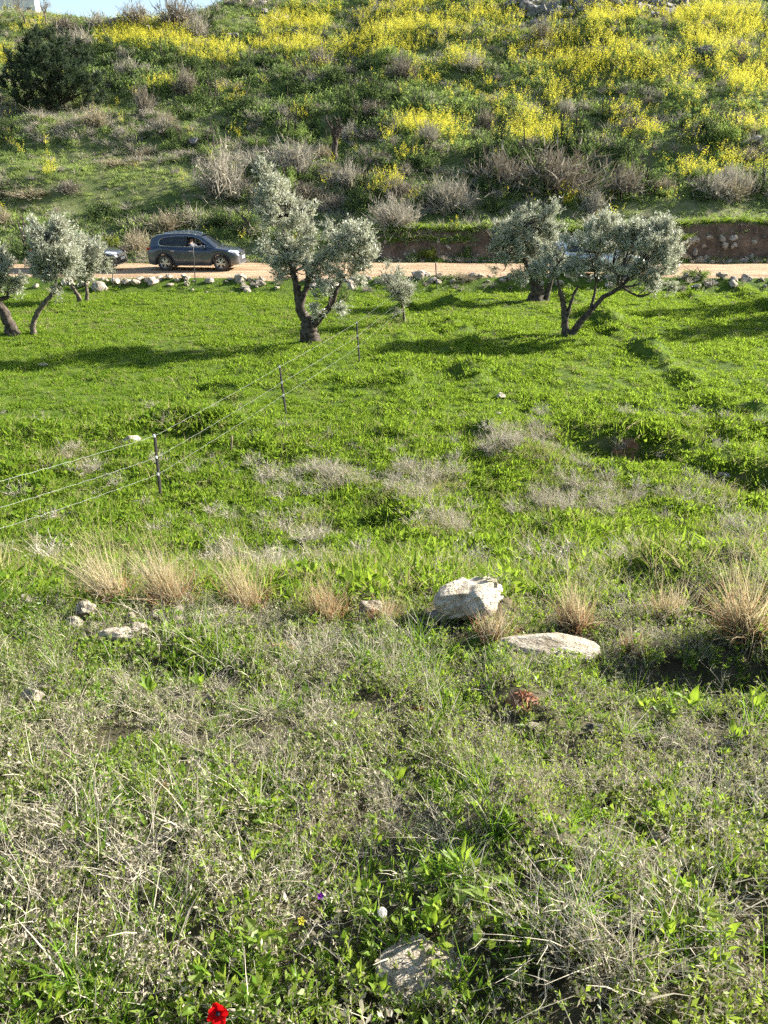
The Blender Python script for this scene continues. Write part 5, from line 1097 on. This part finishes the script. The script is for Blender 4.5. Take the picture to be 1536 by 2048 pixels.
# ------------------------------------------------------------------ broad-leaved weeds in the foreground, leaf by leaf
def big_leaf(seed, wr):
    r = np.random.default_rng(seed); t = np.linspace(0, 1, 8); wv = np.sin(np.pi * np.clip(t, 0, 1) ** .85) ** 1.1 * .45 * wr + .012; wv[-1] = .004
    cz = -.28 * t ** 2.2 + .03 * np.sin(t * 9 + seed); V = []
    for a, b, c in zip(t, wv, cz): V += [(a, -b, c + b * .35 + r.normal(0, .002)), (a, 0, c), (a, b, c + b * .35 + r.normal(0, .002))]
    k = np.arange(7)[:, None] * 3 + np.array([0, 1])[None, :]; k = k.ravel(); mb = MB(); mb.add(V, np.stack([k, k + 3, k + 4, k + 1], -1)); me = mb.mesh('leaf', M['broad'], True); return me
LV = [big_leaf(s, w_) for s, w_ in ((1, .40), (2, .34), (3, .50), (4, .17), (5, .5))]
def weed(px, py, lpx, n, label, group=None, upright=1.2, kinds=(0, 1, 2)):
    x, y, z = Gh(px, py, .05); s = ppm(x, y, z); L = .66 * lpx / s
    root = empty('broadleaf_weed', (x, y, z)); tag(root, label, 'plant', group)
    for k in range(max(4, int(n * .65))):
        az = k * 2.4 + rng.uniform(0, .8); el = np.clip(rng.normal(upright, .25), .15, 1.4); q = L * rng.uniform(.5, 1.0)
        inst('leaf', LV[random.choice(kinds)], (math.cos(az) * .012, math.sin(az) * .012, .01 + .02 * rng.random()), parent=root, rot=(rng.normal(0, .25), -el, az), s=q)
for a in [(300, 1390, 60, 12, 'bushy bright weed under the first two tussocks'), (395, 1380, 60, 12, 'bright upright weed right of the bushy one under the tussocks'), (1380, 1420, 70, 13, 'big leafy weed in the dark hollow at the right'), (1500, 1420, 60, 10, 'leafy weed in the hollow against the right edge'), (1285, 1420, 60, 10, 'leafy weed at the left side of the dark hollow'),
          (1465, 1480, 46, 8, 'pale yellow green weed in front of the dark hollow'), (545, 1625, 55, 8, 'bright lance-leaved weed in the centre left of the foreground'), (435, 1640, 50, 8, 'bright paddle-leaved weed just left of the lance-leaved one'), (790, 1570, 60, 10, 'dark green upright weed left of the twig tangle'), (925, 1740, 90, 12, 'tall strap-leaved weed right of centre'), (965, 1800, 70, 9, 'broad-leaved weed beside the tall strap-leaved one'),
          (1330, 1880, 85, 9, 'large curled-leaf weed at the lower right'), (1440, 1890, 85, 9, 'large bright weed at the lower right edge of the dry tangle'), (500, 1735, 75, 7, 'pair of long pale leaves below the lance-leaved weed'), (300, 1660, 55, 7, 'narrow-leaved weed in the dry herbs at left'), (870, 1870, 70, 12, 'grassy-leaved weed around the white seed head'), (760, 2000, 70, 7, 'pale-leaved weed growing at the left corner of the bottom slab'),
          (100, 2030, 80, 7, 'bright leafy weed at the bottom left corner'), (1040, 1880, 60, 9, 'narrow-leaved clump right of the bottom slab'), (1320, 1640, 50, 6, 'bright little weed in the dry patch at right'), (20, 1680, 50, 6, 'bright weed against the left edge'), (215, 1560, 50, 7, 'weed with speckled leaves at upper left of the foreground')]:
    weed(*a, kinds=(1, 3) if 'narrow' in a[4] or 'strap' in a[4] or 'grassy' in a[4] else (0, 1, 2))
nw = 0
while nw < 46:
    px = rng.uniform(0, 1536); py = rng.uniform(1330, 2030)
    if rng.random() > .25 + .75 * ell(np.array([px]), np.array([py]), LUSH)[0]: continue
    wz = next(t for ok_, t in ((py < 1500 and px < 520, 'below the three tall tussocks'), (py < 1500 and px < 980, 'below the small white rock'), (py < 1500 and px < 1220, 'around the red earth patch'), (py < 1500, 'by the dark hollow at right'), (py > 1750 and px < 520, 'above the red anemone'), (py > 1750 and px < 1020, 'around the white seed head and bottom slab'), (py > 1750, 'at the lower right'), (px < 520, 'in the left middle of the foreground'), (px < 1020, 'in the centre of the foreground'), (True, 'in the right middle of the foreground')) if ok_)
    weed(px, py, rng.uniform(26, 46) * (.7 + .5 * (py - 1300) / 700), int(rng.integers(5, 9)), 'small bright broad-leaved weed ' + wz, 'small broad-leaved weeds ' + wz); nw += 1

# ------------------------------------------------------------------ flowers
M['petal_red'] = leaf_mat('anemone_petal', (.60, .005, .008), (.70, .012, .012), .35, .45, 3, .3)
M['petal_purple'] = leaf_mat('purple_petal', (.13, .015, .22), (.18, .03, .28), .3, .5)
M['flower_black'] = plain('anemone_eye', (.012, .008, .02), .7); M['stem'] = plain('flower_stem', (.10, .16, .04), .6); M['fluff'] = leaf_mat('seed_fluff', (.72, .70, .64), (.78, .76, .72), .4, .8)
def flower(px, py, dpx, npet, mat, eye, label, name, facing=(.1, -.55, .8), stem=.10, wr=.7):
    x, y, z = Gh(px, py, stem); c = np.array([x, y, z]); s = ppm(x, y, z); R = dpx / s / 2; z = float(height(x, y))
    root = empty(name, (x, y, z)); tag(root, label, 'flower'); h = c - [x, y, z]
    mb = MB(); tube(mb, smooth_path([[0, 0, 0], h * .5 + [.01, 0, 0], h], 7), .0022, 5, 0); mb.obj('stem', M['stem'], root, True)
    fz = Vector(facing).normalized(); q = fz.to_track_quat('Z', 'Y')
    mb = MB(); u, v = np.meshgrid(np.linspace(0, 1, 6), np.linspace(-1, 1, 5), indexing='ij'); wv = np.sin(np.pi * np.clip(u * .82 + .12, 0, 1)) ** .7 * .5 * wr
    V = np.stack([u * R, v * wv * R, R * (.32 * u ** 2 - .10 * v ** 2 * u + .02 * np.sin(v * 7))], -1); i, j = np.meshgrid(np.arange(5), np.arange(4), indexing='ij')
    mb.add(V.reshape(-1, 3), np.stack([i * 5 + j, (i + 1) * 5 + j, (i + 1) * 5 + j + 1, i * 5 + j + 1], -1).reshape(-1, 4)); me = mb.mesh('petal', M[mat], True)
    for k in range(npet):
        e = (q.to_matrix() @ Matrix.Rotation(k * 2 * math.pi / npet + rng.normal(0, .08), 3, 'Z') @ Matrix.Rotation(-.12 - .16 * (k % 2), 3, 'Y')).to_euler(); inst('petal', me, tuple(h), parent=root, rot=e, s=rng.uniform(.9, 1.05))
    mb = MB(); ey = rock_mesh('flower_eye', 9, 2, .1, 1., 0); ey.materials.append(M[eye]); inst('flower_eye', ey, tuple(h + np.array(fz) * R * .12), s=R * .2, parent=root)
    if npet >= 6:
        mb = MB(); n = 30; d = nrm(rdir(n) * .8 + np.array(fz) * .7); blades(mb, np.repeat(h[None], n, 0), d, rng.normal(0, .1, (n, 3)), R * .36, R * .05, 1, 0); mb.obj('stamens', M['flower_black'], root)
    return root
flower(436, 2026, 46, 7, 'petal_red', 'flower_black', 'red anemone flower with black eye at the bottom edge', 'anemone', (.05, -.75, .65), .17, .8)
flower(641, 1792, 16, 5, 'petal_purple', 'petal_purple', 'tiny purple flower in the dry herbs left of the white seed head', 'purple_flower')
flower(603, 1842, 18, 5, 'mustard', 'mustard', 'tiny yellow flower below the purple one', 'yellow_flower')
x, y, z = Gh(757, 1832, .13); z = float(height(x, y)); c = np.array([.01, .01, .13]); R = 10 / ppm(x, y, z)
root = empty('dandelion', (x, y, z)); tag(root, 'round white dandelion seed head on a thin stem in the foreground weeds', 'flower')
mb = MB(); tube(mb, np.stack([np.zeros(3), c * .5 + [.004, 0, 0], c]), .0018, 5, 0); mb.obj('stem', M['stem'], root)
mb = MB(); n = 260; d = rdir(n); blades(mb, np.repeat(c[None], n, 0), d, np.zeros((n, 3)), R, R * .05, 1, 0); diamonds(mb, c + d * R * .85, nrm(np.cross(d, rdir(n))), R * .3, R * .16, 0); mb.obj('seed_head', M['fluff'], root)
